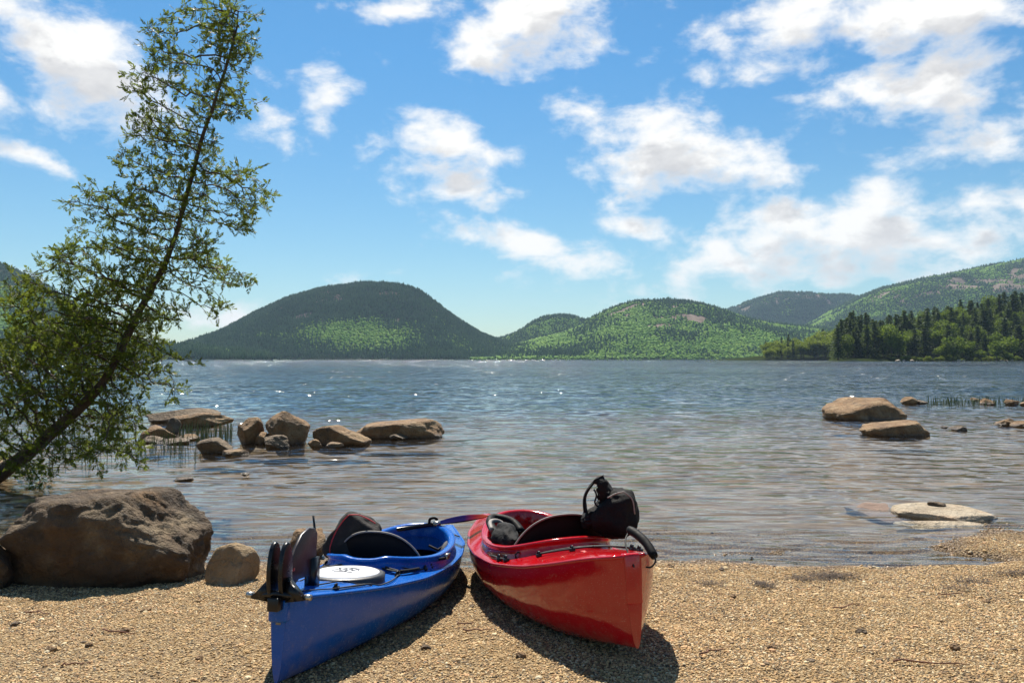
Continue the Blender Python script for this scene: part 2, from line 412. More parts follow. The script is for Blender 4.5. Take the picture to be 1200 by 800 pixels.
M['yellowgreen'] = leaf_mat('yellow_green_leaf', [(.35,(.10,.15,.012)),(.6,(.17,.21,.018)),(.85,(.25,.26,.03))], .45, .5, .5)
M['reed'] = simple('reed_blade', (.09,.12,.035), .6, .3, 5, 0)
M['wrack'] = simple('brown_needles', (.05,.03,.016), .9, .4, 40, 0)

def forest_mat(name, stops, rnd=.35):
    m, t, b = material(name); v = wpos(t); oi = t.add('ShaderNodeObjectInfo')
    f = t.math('ADD', t.math('MULTIPLY', t.noise(v, .008, 4, .6), .75), t.math('MULTIPLY', oi.outputs['Random'], rnd))
    t.l.new(t.ramp(f, stops), b.inputs['Base Color']); b.inputs['Roughness'].default_value = .8
    b.inputs['Specular IOR Level'].default_value = .2
    return m
M['hill_conifer'] = forest_mat('hill_conifer', [(.25,(.022,.062,.018)),(.55,(.037,.092,.024)),(.85,(.07,.13,.032))])
M['hill_broadleaf'] = forest_mat('hill_broadleaf', [(.25,(.07,.17,.009)),(.55,(.12,.24,.012)),(.85,(.20,.30,.02))])
def hill_ground():
    m, t, b = material('granite_hillside'); v = wpos(t)
    n = t.noise(v, .03, 6, .65); at = t.add('ShaderNodeAttribute'); at.attribute_name = 'bare'
    g_ = t.ramp(n, [(.3,(.08,.07,.05)),(.5,(.16,.125,.10)),(.75,(.25,.205,.17))])
    t.l.new(t.mix(t.maprange(at.outputs['Fac'], .1, .5), (.022,.042,.012,1), g_), b.inputs['Base Color'])
    b.inputs['Roughness'].default_value = .95; b.inputs['Specular IOR Level'].default_value = 0
    bump(t, b, t.noise(v, .15, 5), 4, .8)
    return m
M['hill'] = hill_ground()

# ------------------------------------------------------------------ terrain: beach and lake bed as one sheet
def shore_y(x):
    return 6.35 + .10*np.sin(x*1.1+.6) + .05*np.sin(x*3.3) - .12*sstep(-1.5, -4, x) + 1.15*sstep(2.9, 4.6, x)*1.0
def ground_z(x, y, fine=True):
    x = np.asarray(x, float); y = np.asarray(y, float)
    d = shore_y(x)-y                                   # >0 on land
    z = np.where(d > 0, .078*d, np.where(d > -1, .07*d, -.07+.03*(d+1)))
    z = np.where(d < -40, -1.24+.06*(d+40), z); z = np.maximum(z, -4.0)
    z = np.where(d > 8, .62+.04*(d-8), z)
    # shallow pool cutting in behind the gravel spit on the right
    z = z - .085*np.exp(-(((x-3.05)/1.0)**2+((y-6.35)/.16)**2))
    # tree bank on the left shore
    z = z + 1.0*np.exp(-(((x+9.0)/1.3)**2+((y-10.6)/2.6)**2))
    # shelf under the slab on the right
    z = np.maximum(z, np.where(((x-4.1)/1.2)**2+((y-8.3)/1.0)**2 < 1, -.09, -99))
    if fine:
        z = z + .020*fbm(xy1(x*1.3, y*1.3), 3)*np.clip(1-np.abs(y-5)/30, 0, 1) + .010*fbm(xy1(x*5, y*5, 3.), 3)*np.clip(1-np.abs(y-5)/20, 0, 1)
    return z
def spaced(segs):
    out = []
    for a, b, n in segs: out += list(np.linspace(a, b, n, endpoint=False))
    out.append(segs[-1][1]); return np.array(out)
xs = spaced([(-4000,-400,8),(-400,-40,16),(-40,-8,24),(-8,8,330),(8,40,24),(40,400,16),(400,4000,8)])
ys = spaced([(-60,1,24),(1,2.4,24),(2.4,9,190),(9,30,70),(30,120,24),(120,6500,30)])
X, Y = np.meshgrid(xs, ys); Z = ground_z(X, Y)
beach = quads_obj('gravel_beach', xy1(X, Y, Z).reshape(-1,3), grid_faces(len(ys), len(xs)), M['ground'])
tag(beach, 'tan gravel beach sloping down into the lake', None, None, 'structure')

# ------------------------------------------------------------------ water
rows = [5.6]
while rows[-1] < 7600: rows.append(rows[-1]*(1.0045 if rows[-1] < 16 else 1.011 if rows[-1] < 60 else 1.045))
wyv = np.array(rows); u = np.linspace(-1, 1, 361); u = .8*u+.2*u**3
Y = np.broadcast_to(wyv[:, None], (len(wyv), len(u))); X = u[None, :]*(4+.9*Y)
d = Y-shore_y(X)
wob = .9*fbm(xy1(X*.35, Y*.5), 2)
fade = sstep(16, 11, Y)
def crest(ph): return np.exp(-((np.mod(ph, 1)-.5)/.13)**2)
Z = .013*crest(d*1.8+wob*1.5)*sstep(5.5, 1.0, d)*sstep(.0, .5, d)*(.35+.65*np.clip(.5+1.1*fbm(xy1(X*.5, Y*1.3, 9.), 2), 0, 1))
Z = Z + .005*fbm(xy1(X*1.6, Y*4.5, 5.), 3)*sstep(0, .6, d)*fade
Z = Z + .022*fbm(xy1(X*.8, Y*1.7, 2.), 2)*sstep(8, 22, Y)*sstep(70, 40, Y)
V = [xy1(X, Y, Z).reshape(-1,3)]; Q = [grid_faces(len(wyv), len(u))]
lake = quads_obj('lake_water', np.concatenate(V), np.concatenate(Q), M['water'])
tag(lake, 'rippled blue lake with clear shallows at the beach', None, None, 'structure')

# ------------------------------------------------------------------ geometry-node scatter
def gn_scatter(host, name, layers, seed=1):
    """layers: dicts with attr, density, variants [(kind, scale xyz, material, noise)], smin, smax, pw, tilt, lift"""
    ng = bpy.data.node_groups.new(name, 'GeometryNodeTree')
    ng.interface.new_socket('Geometry', in_out='INPUT', socket_type='NodeSocketGeometry')
    ng.interface.new_socket('Geometry', in_out='OUTPUT', socket_type='NodeSocketGeometry')
    t = NT(ng); gi = t.add('NodeGroupInput'); go = t.add('NodeGroupOutput'); join = t.add('GeometryNodeJoinGeometry')
    for li, L in enumerate(layers):
        at = t.add('GeometryNodeInputNamedAttribute', data_type='FLOAT'); at.inputs['Name'].default_value = L['attr']
        dn = t.math('MULTIPLY', at.outputs['Attribute'], L['density'])
        ds = t.add('GeometryNodeDistributePointsOnFaces', distribute_method='RANDOM')
        t.l.new(gi.outputs[0], ds.inputs['Mesh']); t.l.new(dn, ds.inputs['Density']); ds.inputs['Seed'].default_value = seed+li*11
        gt = t.add('GeometryNodeGeometryToInstance')
        for vi, (kind, scl, mt, nz) in enumerate(L['variants']):
            if kind == 'cone':
                pr = t.add('GeometryNodeMeshCone'); pr.inputs['Vertices'].default_value = 7; pr.inputs['Side Segments'].default_value = 3
                pr.inputs['Radius Bottom'].default_value = 1; pr.inputs['Depth'].default_value = 2
                if 'Radius Top' in pr.inputs: pr.inputs['Radius Top'].default_value = .06
                up = 0
            else:
                pr = t.add('GeometryNodeMeshIcoSphere'); pr.inputs['Subdivisions'].default_value = 2; pr.inputs['Radius'].default_value = 1; up = 0
            sp = t.add('GeometryNodeSetPosition'); t.l.new(pr.outputs['Mesh'], sp.inputs['Geometry'])
            ps = t.add('GeometryNodeInputPosition').outputs[0]
            nn = t.noise(t.vmath('ADD', ps, (vi*7.7+li*3.1, vi*2.3, 1.0)), 1.1, 2.0, .6, out='Color')
            of = t.vmath('SCALE', t.vmath('SUBTRACT', nn, (.5,.5,.5))); of.node.inputs['Scale'].default_value = nz
            t.l.new(of, sp.inputs['Offset'])
            tf = t.add('GeometryNodeTransform'); t.l.new(sp.outputs[0], tf.inputs['Geometry']); tf.inputs['Scale'].default_value = scl
            tf.inputs['Translation'].default_value = (0, 0, L.get('lift', 0)*scl[2])
            sm = t.add('GeometryNodeSetMaterial'); t.l.new(tf.outputs[0], sm.inputs['Geometry']); sm.inputs['Material'].default_value = mt
            last = sm.outputs[0]
            if L.get('smooth'):
                ss = t.add('GeometryNodeSetShadeSmooth'); t.l.new(last, ss.inputs['Geometry']); last = ss.outputs[0]
            t.l.new(last, gt.inputs[0])
        ip = t.add('GeometryNodeInstanceOnPoints'); t.l.new(ds.outputs['Points'], ip.inputs['Points']); t.l.new(gt.outputs[0], ip.inputs['Instance'])
        ip.inputs['Pick Instance'].default_value = True
        def rv(dt, lo, hi, sd):
            r = t.add('FunctionNodeRandomValue', data_type=dt)
            socks = [s for s in r.inputs if s.name in ('Min', 'Max') and s.enabled]
            socks[0].default_value = lo; socks[1].default_value = hi
            [s for s in r.inputs if s.name == 'Seed'][0].default_value = sd
            return [s for s in r.outputs if s.enabled][0]
        ri = rv('INT', 0, len(L['variants'])-1, 3+li); t.l.new(ri, ip.inputs['Instance Index'])
        tl = L.get('tilt', 0.0)
        t.l.new(rv('FLOAT_VECTOR', (-tl, -tl, 0), (tl, tl, 6.283), 5+li), ip.inputs['Rotation'])
        r0 = t.math('POWER', rv('FLOAT', 0.0, 1.0, 9+li), L.get('pw', 1.0))
        t.l.new(t.math('MULTIPLY_ADD', r0, L['smax']-L['smin'], L['smin']), ip.inputs['Scale'])
        t.l.new(ip.outputs[0], join.inputs[0])
    t.l.new(join.outputs[0], go.inputs[0])
    m = host.modifiers.new('scatter', 'NODES'); m.node_group = ng
    return host
def set_attr(o, name, vals):
    a = o.data.attributes.new(name, 'FLOAT', 'POINT'); a.data.foreach_set('value', np.asarray(vals, np.float32).ravel())

# gravel lying on the beach
gx = spaced([(-5.6,5.6,280)]); gy = spaced([(2.5,7.9,140)])
X, Y = np.meshgrid(gx, gy); Z = ground_z(X, Y)
gravel = quads_obj('gravel', xy1(X, Y, Z+.001).reshape(-1,3), grid_faces(len(gy), len(gx)), M['ground'])
set_attr(gravel, 'dens', np.clip(sstep(-.12, .0, Z)*(.55+.6*np.clip(.5+fbm(xy1(X*.9, Y*1.6), 3), 0, 1)), 0, 1))
set_attr(gravel, 'edge', np.exp(-((Z-.012)/.022)**2)*np.clip(.3+1.0*fbm(xy1(X*1.4, Y*3, 4.), 3), 0, 1))
pv = [('ico', s, M['pebble'], n) for s, n in (((1,.75,.5),.9),((1,.6,.45),1.1),((.9,.85,.6),1.0),((1.1,.5,.4),.8),((.8,.8,.45),1.2))]
gn_scatter(gravel, 'gravel_scatter', [
    dict(attr='dens', density=9000, variants=pv, smin=.0028, smax=.009, pw=2.0, tilt=.6, lift=.25, smooth=False),
    dict(attr='dens', density=70, variants=pv, smin=.010, smax=.020, pw=2.2, tilt=.3, lift=.2, smooth=False),
    dict(attr='edge', density=260, variants=pv, smin=.008, smax=.026, pw=2.0, tilt=.4, lift=.3, smooth=False)])
tag(gravel, 'loose tan and grey gravel covering the beach', 'gravel', None, 'stuff')
#@@PART2@@
# ------------------------------------------------------------------ hills beyond the lake
def hill(name, label, prof, yr, ys, seed, broad, bare, back=1.35, dens=.016, tree=1.0, nx=150, ny=70, forest_label=None, rough=.10):
    pr = np.array(prof, float)
    px = np.linspace(pr[0,0], pr[-1,0], nx)
    k = np.ones(7)/7; py = np.interp(px, pr[:,0], pr[:,1]); py = np.convolve(np.pad(py, 3, 'edge'), k, 'valid')
    top = np.maximum((HOR-py)/FPX*yr + CAM_Z - 7*tree, -5)
    t = np.concatenate([np.linspace(0, 1, ny), np.linspace(1, 1+back, 26)[1:]])
    PX, T = np.meshgrid(px, t)
    YY = ys+T*(yr-ys)
    XX = (PX-600)/FPX*(yr*.55+YY*.45)
    f = np.where(T < 1, np.sin(np.clip(T,0,1)*math.pi/2)**1.15, np.cos(np.clip((T-1)/back,0,1)*math.pi/2)**1.3)
    ZZ = top[None, :]*f
    nz = fbm(xy1(XX/420+seed*3.7, YY/420, seed), 4)
    ZZ = ZZ*(1+rough*2.2*nz*np.sin(np.clip(T,0,2)*math.pi)**2*(T < 1)) + 4*fbm(xy1(XX/60, YY/60, seed+5.), 3)*np.clip(f*3,0,1)
    ZZ = np.where(T <= 0, -3, ZZ)
    V = xy1(XX, YY, ZZ).reshape(-1,3); F = grid_faces(len(t), nx)
    h = quads_obj('hill', V, F, M['hill']); tag(h, label, None, None, 'structure')
    fo = quads_obj('forest', V-np.array([0,0,.6]), F, M['hill'])
    pyv = HOR-(ZZ-CAM_Z)/YY*FPX; pxv = 600+XX/YY*FPX
    nb = fbm(xy1(XX/130, YY/130, seed+9.), 4)
    br = np.clip(broad(pxv, pyv, T)+.55*nb, 0, 1)  # broadleaf share; its patches also paint cloud shadow and sunlit ground into the wood
    ba = np.clip(bare(pxv, pyv, T, fbm(xy1(XX/70, YY/70, seed+2.), 3)), 0, 1)
    set_attr(h, 'bare', ba)
    vis = (T < 1.12)*(ZZ > -1)*(1-ba)
    set_attr(fo, 'con', vis*(1-br)); set_attr(fo, 'dec', vis*br)
    s = tree
    cv = [('cone', (2.9,2.9,4.6), M['hill_conifer'], .35), ('cone', (3.3,3.3,5.4), M['hill_conifer'], .4), ('cone', (2.5,2.5,3.8), M['hill_conifer'], .4)]
    bv = [('ico', (4.0,4.0,4.2), M['hill_broadleaf'], .7), ('ico', (3.4,3.6,3.6), M['hill_broadleaf'], .8), ('ico', (4.6,4.2,3.8), M['hill_broadleaf'], .7)]
    gn_scatter(fo, 'forest_scatter', [
        dict(attr='con', density=dens*1.9, variants=cv, smin=.6*s, smax=1.3*s, pw=1.5, tilt=.04, lift=.8, smooth=True),
        dict(attr='dec', density=dens*1.3, variants=bv, smin=.6*s, smax=1.25*s, pw=1.2, tilt=.1, lift=.7, smooth=True)], seed=seed)
    tag(fo, forest_label, 'forest', None, 'stuff')
    return h
def blob(x, y, cx, cy, rx, ry): return np.exp(-(((x-cx)/rx)**2+((y-cy)/ry)**2))
nobare = lambda x, y, T, n: 0*x

# broad dome left of centre: cloud shadow painted as dark conifers, sun patch broadleaf
hill('hill', 'tall dark rounded hill across the lake', [(180,420),(215,414),(240,404),(265,389),(300,368),(345,348),(390,337),(430,333),(460,336),(490,346),(515,361),(545,381),(570,394),(595,402),(640,411),(700,420)],
     3300, 2350, 1, lambda x, y, T: 1.35*blob(x, y, 430, 393, 90, 19)+.35*blob(x, y, 520, 404, 70, 10)-.25+.35*blob(x,y,280,395,40,14),
     lambda x, y, T, n: (n > .85)*(y < 380)*.8, forest_label='spruce wood in painted cloud shadow with a painted sunlit leafy patch covering the tall rounded hill')
# small shoulder behind
hill('hill', 'small rounded green hill between the two larger hills', [(530,416),(560,402),(590,396),(610,388),(625,378),(640,373),(655,372),(675,374),(700,381),(740,398),(780,415)],
     3900, 2900, 2, lambda x, y, T: .65+0*x, nobare, forest_label='mixed green wood on the small hill between two larger ones')
# main central ridge
hill('hill', 'green twin-topped hill with granite ledges', [(560,420),(590,408),(620,398),(660,389),(685,378),(710,363),(735,354),(752,351),(765,353),(785,351),(810,354),(840,362),(870,372),(905,380),(960,384),(1010,393),(1060,408),(1100,419)],
     3100, 2250, 3, lambda x, y, T: .85-.7*blob(x, y, 800, 356, 60, 9)-.35*blob(x,y,800,414,300,5)+0*x,
     lambda x, y, T, n: 1.2*(n > .55)*blob(x, y, 805, 373, 26, 7)+1.2*(n > .4)*blob(x, y, 785, 362, 22, 5)+1.2*(n > .3)*blob(x, y, 776, 388, 9, 7)+(n > .85)*(y < 385), forest_label='mixed green wood around the granite ledges of the twin-topped hill')
# distant bald mountain
hill('hill', 'distant blue-grey mountain with a bald granite top', [(800,405),(830,378),(850,363),(880,352),(910,346),(930,345),(945,348),(985,347),(1010,352),(1050,368),(1100,395)],
     5600, 4300, 4, lambda x, y, T: .0+0*x, lambda x, y, T, n: 1.3*(n > .0)*blob(x, y, 925, 347, 26, 4)+1.2*(n > .15)*blob(x, y, 868, 361, 14, 6)+(n > .7)*(y < 360),
     dens=.008, tree=1.35, forest_label='dark spruce wood on the distant bald mountain')
# long right-hand mountain
hill('hill', 'long green mountain ridge rising to the right', [(900,412),(930,390),(960,374),(990,356),(1020,342),(1060,331),(1100,323),(1150,313),(1200,304),(1260,297),(1330,296),(1400,310),(1480,340)],
     4200, 2600, 5, lambda x, y, T: .62+0*x, lambda x, y, T, n: 1.3*(n > .02)*blob(x, y, 1160, 333, 55, 7)+1.2*(n > .2)*blob(x, y, 1050, 348, 30, 7)+(n > .55)*(y < 345),
     dens=.010, tree=1.15, nx=200, forest_label='mixed green wood with bare ledges on the long right-hand ridge')
# left-hand slope behind the cedar
hill('hill', 'steep green hill behind the leaning cedar', [(-260,300),(-160,285),(-80,290),(-20,304),(0,310),(30,322),(55,337),(90,360),(140,392),(200,413),(250,420)],
     2700, 1900, 6, lambda x, y, T: .9*blob(x, y, 10, 375, 80, 34)+.15, lambda x, y, T, n: (n > .9)*1.0, forest_label='green wood on the steep hill behind the leaning cedar')
# low wooded left shore
hill('hill', 'low wooded shore under the steep hill', [(-300,396),(-100,398),(60,402),(140,404),(190,403),(230,406),(270,409),(300,414),(330,420)],
     2150, 1900, 7, lambda x, y, T: .35*blob(x, y, 270, 410, 30, 8)-.1, nobare, tree=1.1, dens=.02, ny=24, forest_label='dark conifer wood along the low left-hand shore')

# ------------------------------------------------------------------ wooded point on the right: single trees
rng = random.Random(3)
def clump_mesh(points, size, rs, tri=True):
    """leaf clumps: each point becomes a small bent cluster of two faces, turned at random"""
    n = len(points); points = np.asarray(points)
    a = rs.normal(size=(n,3)); a /= np.linalg.norm(a, axis=1)[:, None]
    b = rs.normal(size=(n,3)); b -= a*(a*b).sum(1)[:, None]; b /= np.linalg.norm(b, axis=1)[:, None]
    s = np.asarray(size)*rs.uniform(.6, 1.4, n)
    s = s[:, None]
    V = np.stack([points-a*s, points-b*s*.6, points+a*s, points+b*s*.6+np.cross(a, b)*s*.3], 1).reshape(-1,3)
    F = np.arange(n*4).reshape(-1,4)
    return V, F
def conifer_meshes(seed):
    rs = np.random.RandomState(seed); H = 1.0
    pts, sz = [], []
    for k in range(26):
        z = .12+.86*k/26; r = .21*(1-z)**.6*rs.uniform(.75, 1.2)+.008
        nb = max(4, int(11*(1-z)+4))
        for j in range(nb):
            a = rs.uniform(0, 6.283); rr = r*rs.uniform(.65, 1.25)
            for q_ in range(5):
                u = (q_+rs.rand())/5; pts.append((math.cos(a)*rr*u+rs.normal()*.006, math.sin(a)*rr*u+rs.normal()*.006, z-.09*u*rr/.17*.9+rs.normal()*.006)); sz.append(.024*(1.15-.5*u))
    V, F = clump_mesh(pts, sz, rs)
    return V, F
def broad_meshes(seed):
    rs = np.random.RandomState(seed); pts = []
    lob = [(rs.uniform(-.2,.2), rs.uniform(-.2,.2), rs.uniform(.35,.82), rs.uniform(.12,.22)) for _ in range(13)]
    lob.append((0,0,.6,.27))
    for (x, y, z, r) in lob:
        n = int(2600*r*r)+20
        d = rs.normal(size=(n,3)); d /= np.linalg.norm(d, axis=1)[:, None]
        rad = r*rs.uniform(.55, 1.08, n)[:, None]
        pts.append(np.array([x,y,z])+d*rad*np.array([1,1,.8]))
    pts = np.concatenate(pts); V, F = clump_mesh(pts, np.full(len(pts), .032), rs)
    return V, F
def mesh_of(name, V, F, mat):
    o = quads_obj(name, V, F, mat, smooth=False); me = o.data; bpy.data.objects.remove(o); return me
trunk_V, trunk_F = tube_geo([(0,0,-.04),(0.004,0,.3),(0,.003,.65),(0,0,.95)], [.018,.013,.008,.003], 6)
trunk_me = bpy.data.meshes.new('trunk'); trunk_me.from_pydata([tuple(v) for v in trunk_V], [], trunk_F); trunk_me.materials.append(M['bark'])
con_me = [mesh_of('crown', *conifer_meshes(20+i), M['conifer']) for i in range(5)]
brd_me = [mesh_of('crown', *broad_meshes(40+i), M['broadleaf']) for i in range(3)]
yel_me = [mesh_of('crown', *broad_meshes(60+i), M['yellowgreen']) for i in range(3)]
def single_tree(name, me, loc, h, wide, label, group):
    e = empty(name, loc, (0, 0, rng.uniform(0, 6.28))); e.scale = (h*wide, h*wide, h)
    for nm, dm in (('trunk', trunk_me), ('crown', me)):
        c = bpy.data.objects.new(nm, dm); COL.objects.link(c); c.parent = e
    tag(e, label, 'tree', group); return e
# treeline heights (photograph): crowns must end at these heights
tl = np.array([(965,404),(982,372),(1000,362),(1030,371),(1060,365),(1090,358),(1120,352),(1150,345),(1180,339),(1210,336),(1300,330),(1500,330)])
# the land of the point
def point_z(x, y):
    d = y-(600+.16*np.abs(x-250)+14*np.sin(x*.021))
    z = np.where(d < 0, np.maximum(d*.05, -3), np.minimum(1.0+d*(.07+.20*sstep(250, 400, x)), 62))
    px = x/y*FPX+600
    roof = np.maximum(CAM_Z+(HOR-np.interp(px, tl[:,0], tl[:,1]))/FPX*y-19, .8)   # the wood hides its own floor
    m = sstep(0, 22, x-.392*y)
    return np.minimum(z, roof)*m-1.5*(1-m)
X, Y = np.meshgrid(np.linspace(215, 760, 110), np.linspace(590, 960, 60)); Z = point_z(X, Y)+.6*fbm(xy1(X/20, Y/20), 3)
M['shore_ground'] = simple('forest_floor', (.022,.03,.010), .98, .4, .4, 0, 0.0)
o = quads_obj('wooded_point', xy1(X, Y, Z).reshape(-1,3), grid_faces(60, 110), M['shore_ground']); tag(o, 'dark forest floor of the wooded point', None, None, 'structure')
lab_c = 'tall dark conifer in the wood on the right-hand point'
lab_b = 'bright green broadleaf tree among the dark conifers on the point'
cnt = 0
for row in range(9):
    Yr = 612+row*19
    n = 30
    for k in range(n):
        px = 968+(k+rng.uniform(.1,.9))*(300/n)+row*2
        yy = Yr+rng.uniform(-8, 8)+.16*max(0, (px-990))*.6
        x = (px-600)/FPX*yy; z = float(point_z(x, yy))
        if z < .3: continue
        top = CAM_Z+(HOR-np.interp(px, tl[:,0], tl[:,1]))/FPX*yy
        h = min(rng.uniform(22, 35), max(10, top-z+rng.uniform(-4, 4)))
        front = row == 0
        if front and rng.random() < .25 and px > 1085: continue
        if rng.random() < (.45 if row in (1, 2) else .24):
            single_tree('broadleaf_tree', rng.choice(brd_me), (x, yy, z-.4), h*rng.uniform(.62, .85), rng.uniform(.85, 1.15), 'green broadleaf tree standing back among the conifers of the point', 'broadleaf trees within the wood')
        else:
            single_tree('conifer_tree', rng.choice(con_me), (x, yy, z-.3), h*rng.uniform(.8, 1.02), rng.uniform(1.2, 2.0), lab_c, 'conifers on the right-hand point')
        cnt += 1
for (px, py, yy, h, wd) in [(1117,420,606,21,1.0),(1132,420,612,17,1.0),(1102,421,608,14,1.1),(1168,420,604,19,.95),(1185,420,608,22,.9),(1150,420,602,11,1.1),(1212,420,606,18,1.0),(1180,421,600,9,1.2)]:
    x = (px-600)/FPX*yy
    single_tree('broadleaf_tree', rng.choice(brd_me), (x, yy, float(point_z(x, yy))-.4), h, wd*1.15, lab_b, 'broadleaf trees on the right-hand point')
# yellow-green stretch further round the bay
X, Y = np.meshgrid(np.linspace(270, 480, 40), np.linspace(985, 1150, 24))
Z = np.where(Y > 1000, 1.5+.05*(Y-1000)*sstep(300, 400, X), -2)*sstep(280, 310, X)-1.5*(1-sstep(280, 310, X))
o = quads_obj('far_bank', xy1(X, Y, Z).reshape(-1,3), grid_faces(24, 40), M['shore_ground']); tag(o, 'low bank beyond the wooded point', None, None, 'structure')
for k in range(64):
    u = rng.random(); px = 897+u*95; row = rng.choice((0, 0, 1, 2)); yy = 1012+row*28+rng.uniform(-8, 8); x = (px-600)/FPX*yy
    z = 1.5+.05*(yy-1000)*float(sstep(300, 400, x)) if x > 300 else .5
    h = (15+18*u)*rng.uniform(.8, 1.1)+row*4
    if rng.random() < .2: single_tree('conifer_tree', rng.choice(con_me), (x, yy, z-.4), h*1.15, 1.1, 'slim dark conifer among the yellow-green trees around the bay', 'conifers around the bay')
    else: single_tree('broadleaf_tree', rng.choice(yel_me), (x, yy, z-.8), h, 1.1, 'yellow-green broadleaf tree on the bank around the bay', 'yellow-green trees around the bay')
# low bushes along the shore of the point
for k in range(34):
    px = 1046+k*5.4+rng.uniform(-2, 2); yy = 596+.1*max(0, px-1050)+rng.uniform(-1, 6); x = (px-600)/FPX*yy
    b_ = bpy.data.objects.new('shore_bush', rng.choice(yel_me if rng.random() < .6 else brd_me)); COL.objects.link(b_)
    s = rng.uniform(3.2, 6.5); b_.location = (x, yy, max(float(point_z(x, yy)), .2)-.30*s); b_.scale = (s*1.3, s*1.3, s); b_.rotation_euler = (0,0,rng.uniform(0,6))
    tag(b_, 'low bright green bush at the water edge of the wooded point', 'bush', 'bushes along the point')

# ------------------------------------------------------------------ rocks
def ico(sub):
    import bmesh
    bm = bmesh.new(); bmesh.ops.create_icosphere(bm, subdivisions=sub, radius=1.0)
    V = np.array([v.co[:] for v in bm.verts]); F = np.array([[v.index for v in f.verts] for f in bm.faces]); bm.free(); return V, F
ICO = {k: ico(k) for k in (3, 4, 5, 6)}
def rock(name, label, cat, loc, size, seed, mat, rotz=0, planes=None, sub=5, p=40, amp=.075, nplane=10, group=None, freq=1.6, tilt=(0,0)):
    d, F = ICO[sub]; rs = np.random.RandomState(seed)
    if planes is None:
        planes = []
        for _ in range(nplane):
            n = rs.normal(size=3); n /= np.linalg.norm(n); planes.append((n, rs.uniform(.60, .92)))
    acc = np.full(len(d), 1/1.12**p)
    for n, dist in planes:
        n = np.asarray(n, float); n = n/np.linalg.norm(n)
        acc += np.maximum(d@n/dist, 0)**p
    r = acc**(-1/p)
    v = d*r[:, None]
    n1 = fbm(v*freq+seed*1.7, 6, .56); rid = 1-2*np.abs(fbm(v*freq*1.4+seed*2.9+50, 3, .5))
    v = v*(1+amp*n1-amp*.5*np.clip(rid-.65, 0, 1)*2)[:, None]
    v = v*np.asarray(size)
    o = quads_obj(name, v, F, mat); o.location = loc; o.rotation_euler = (tilt[0], tilt[1], rotz)
    tag(o, label, cat, group); return o
def rock_px(x0, x1, ytop, ybase, label, seed, mat, depth=.8, name='boulder', cat='boulder', z0=0.0, sink=.45, **kw):
    """width and height read off the photograph; it stands on level z0 at its base line"""
    c = on_level((x0+x1)/2, ybase, z0); wd = (x1-x0)/FPX*c.y; ht = (ybase-ytop)/FPX*c.y
    hz = ht*(1+sink)/2
    ry = max(wd*.5*depth, .05)
    return rock(name, label, cat, (c.x*(c.y+ry*.8)/c.y, c.y+ry*.8, z0+ht-hz), (wd/2*(c.y+ry*.4)/c.y*.93, ry, hz), seed, mat, **kw)

# big boulder on the beach, top lit, front overhanging in its own shade
c = on_level(88, 684, .10)
rock('boulder', 'big dark brown boulder with a flat sunlit top on the gravel', 'boulder', (c.x, c.y+.42, .29), (.71, .46, .42), 5, M['rock_dark'],
     planes=[((-.07,.03,1), .76),((-.12,-.85,-.18), .84),((.15,-.62,.62), .98),((-.45,-.55,.62), 1.0),((-.9,-.2,.34), .90),((.80,-.22,.58), .80),((.97,-.1,-.06), .93),((-.97,-.1,-.1), .96),((0,1,.3), .9),((.5,-.8,-.2), .98),((-.6,-.75,-.2), 1.0)],
     sub=6, p=44, amp=.085, freq=1.9)
rock_px(242, 306, 646, 682, 'low sandy boulder touching the big dark boulder near the blue kayak stern', 8, M['rock_sand'], .9, z0=.08, sink=.9, amp=.06)
rock_px(-40, 11, 640, 690, 'dark boulder half hidden against the outer end of the big boulder', 9, M['rock_dark'], 1.0, z0=.10)
rock_px(340, 386, 622, 650, 'low tan boulder showing above the deck of the blue kayak', 10, M['rock_tan'], 1.0, z0=.03)
# stones of the reef on the left
rock_px(275, 310, 489, 521, 'upright pointed tan boulder at the reed end of the rocky reef', 11, M['rock_tan'], .9)
rock_px(310, 373, 484, 522, 'tallest square-topped boulder of the rocky reef', 12, M['rock_tan'], .9, nplane=8, p=20)
rock_px(300, 328, 507, 521, 'small rounded boulder leaning on the tallest boulder of the reef', 13, M['rock_tan'], .9)
rock_px(305, 344, 512, 526, 'grey flat stone lying before the tallest boulder of the reef', 14, M['rock_grey'], .8)
rock_px(362, 437, 501, 523, 'long low rounded tan boulder in the middle of the reef', 15, M['rock_tan'], .7, amp=.07)
rock_px(361, 377, 516, 525, 'small tan stone beside the long low boulder', 16, M['rock_tan'], .9)
rock_px(383, 405, 518, 525, 'little brown stone in the water before the long low boulder', 17, M['rock_tan'], .9)
rock_px(418, 524, 489, 514, 'long wedge-shaped slab rising at the outer end of the reef', 18, M['rock_tan'], .5, p=22,
        planes=[((-.22,-.06,1),.62),((.9,-.3,.3),.86),((.2,-1,.1),.8),((0,1,.1),.9),((-1,0,.5),1.0),((0,0,-1),.9),((.5,-.7,.55),.9)], amp=.07)
rock_px(456, 478, 508, 515, 'small dark stone at the foot of the wedge-shaped slab', 19, M['rock_grey'], .9)
rock_px(229, 279, 515, 532, 'flat grey slab with a mottled top in the shallow water', 20, M['rock_grey'], .7, nplane=8)
rock_px(258, 292, 526, 535, 'low tan stone before the flat grey slab', 21, M['rock_tan'], .8)
rock_px(155, 262, 478, 496, 'long dark ledge at the back of the reef behind the reeds', 22, M['rock_grey'], .4, amp=.07)
rock_px(200, 276, 486, 500, 'long flat-topped brown ledge beside the reeds', 23, M['rock_tan'], .45, amp=.07)
rock_px(166, 208, 500, 516, 'rounded brown boulder standing among the reeds', 24, M['rock_tan'], .9)
rock_px(194, 213, 491, 508, 'narrow upright dark stone among the reeds', 25, M['rock_grey'], .9)
rock_px(204, 238, 510, 516, 'low pale stone awash before the reeds', 26, M['rock_tan'], .8)
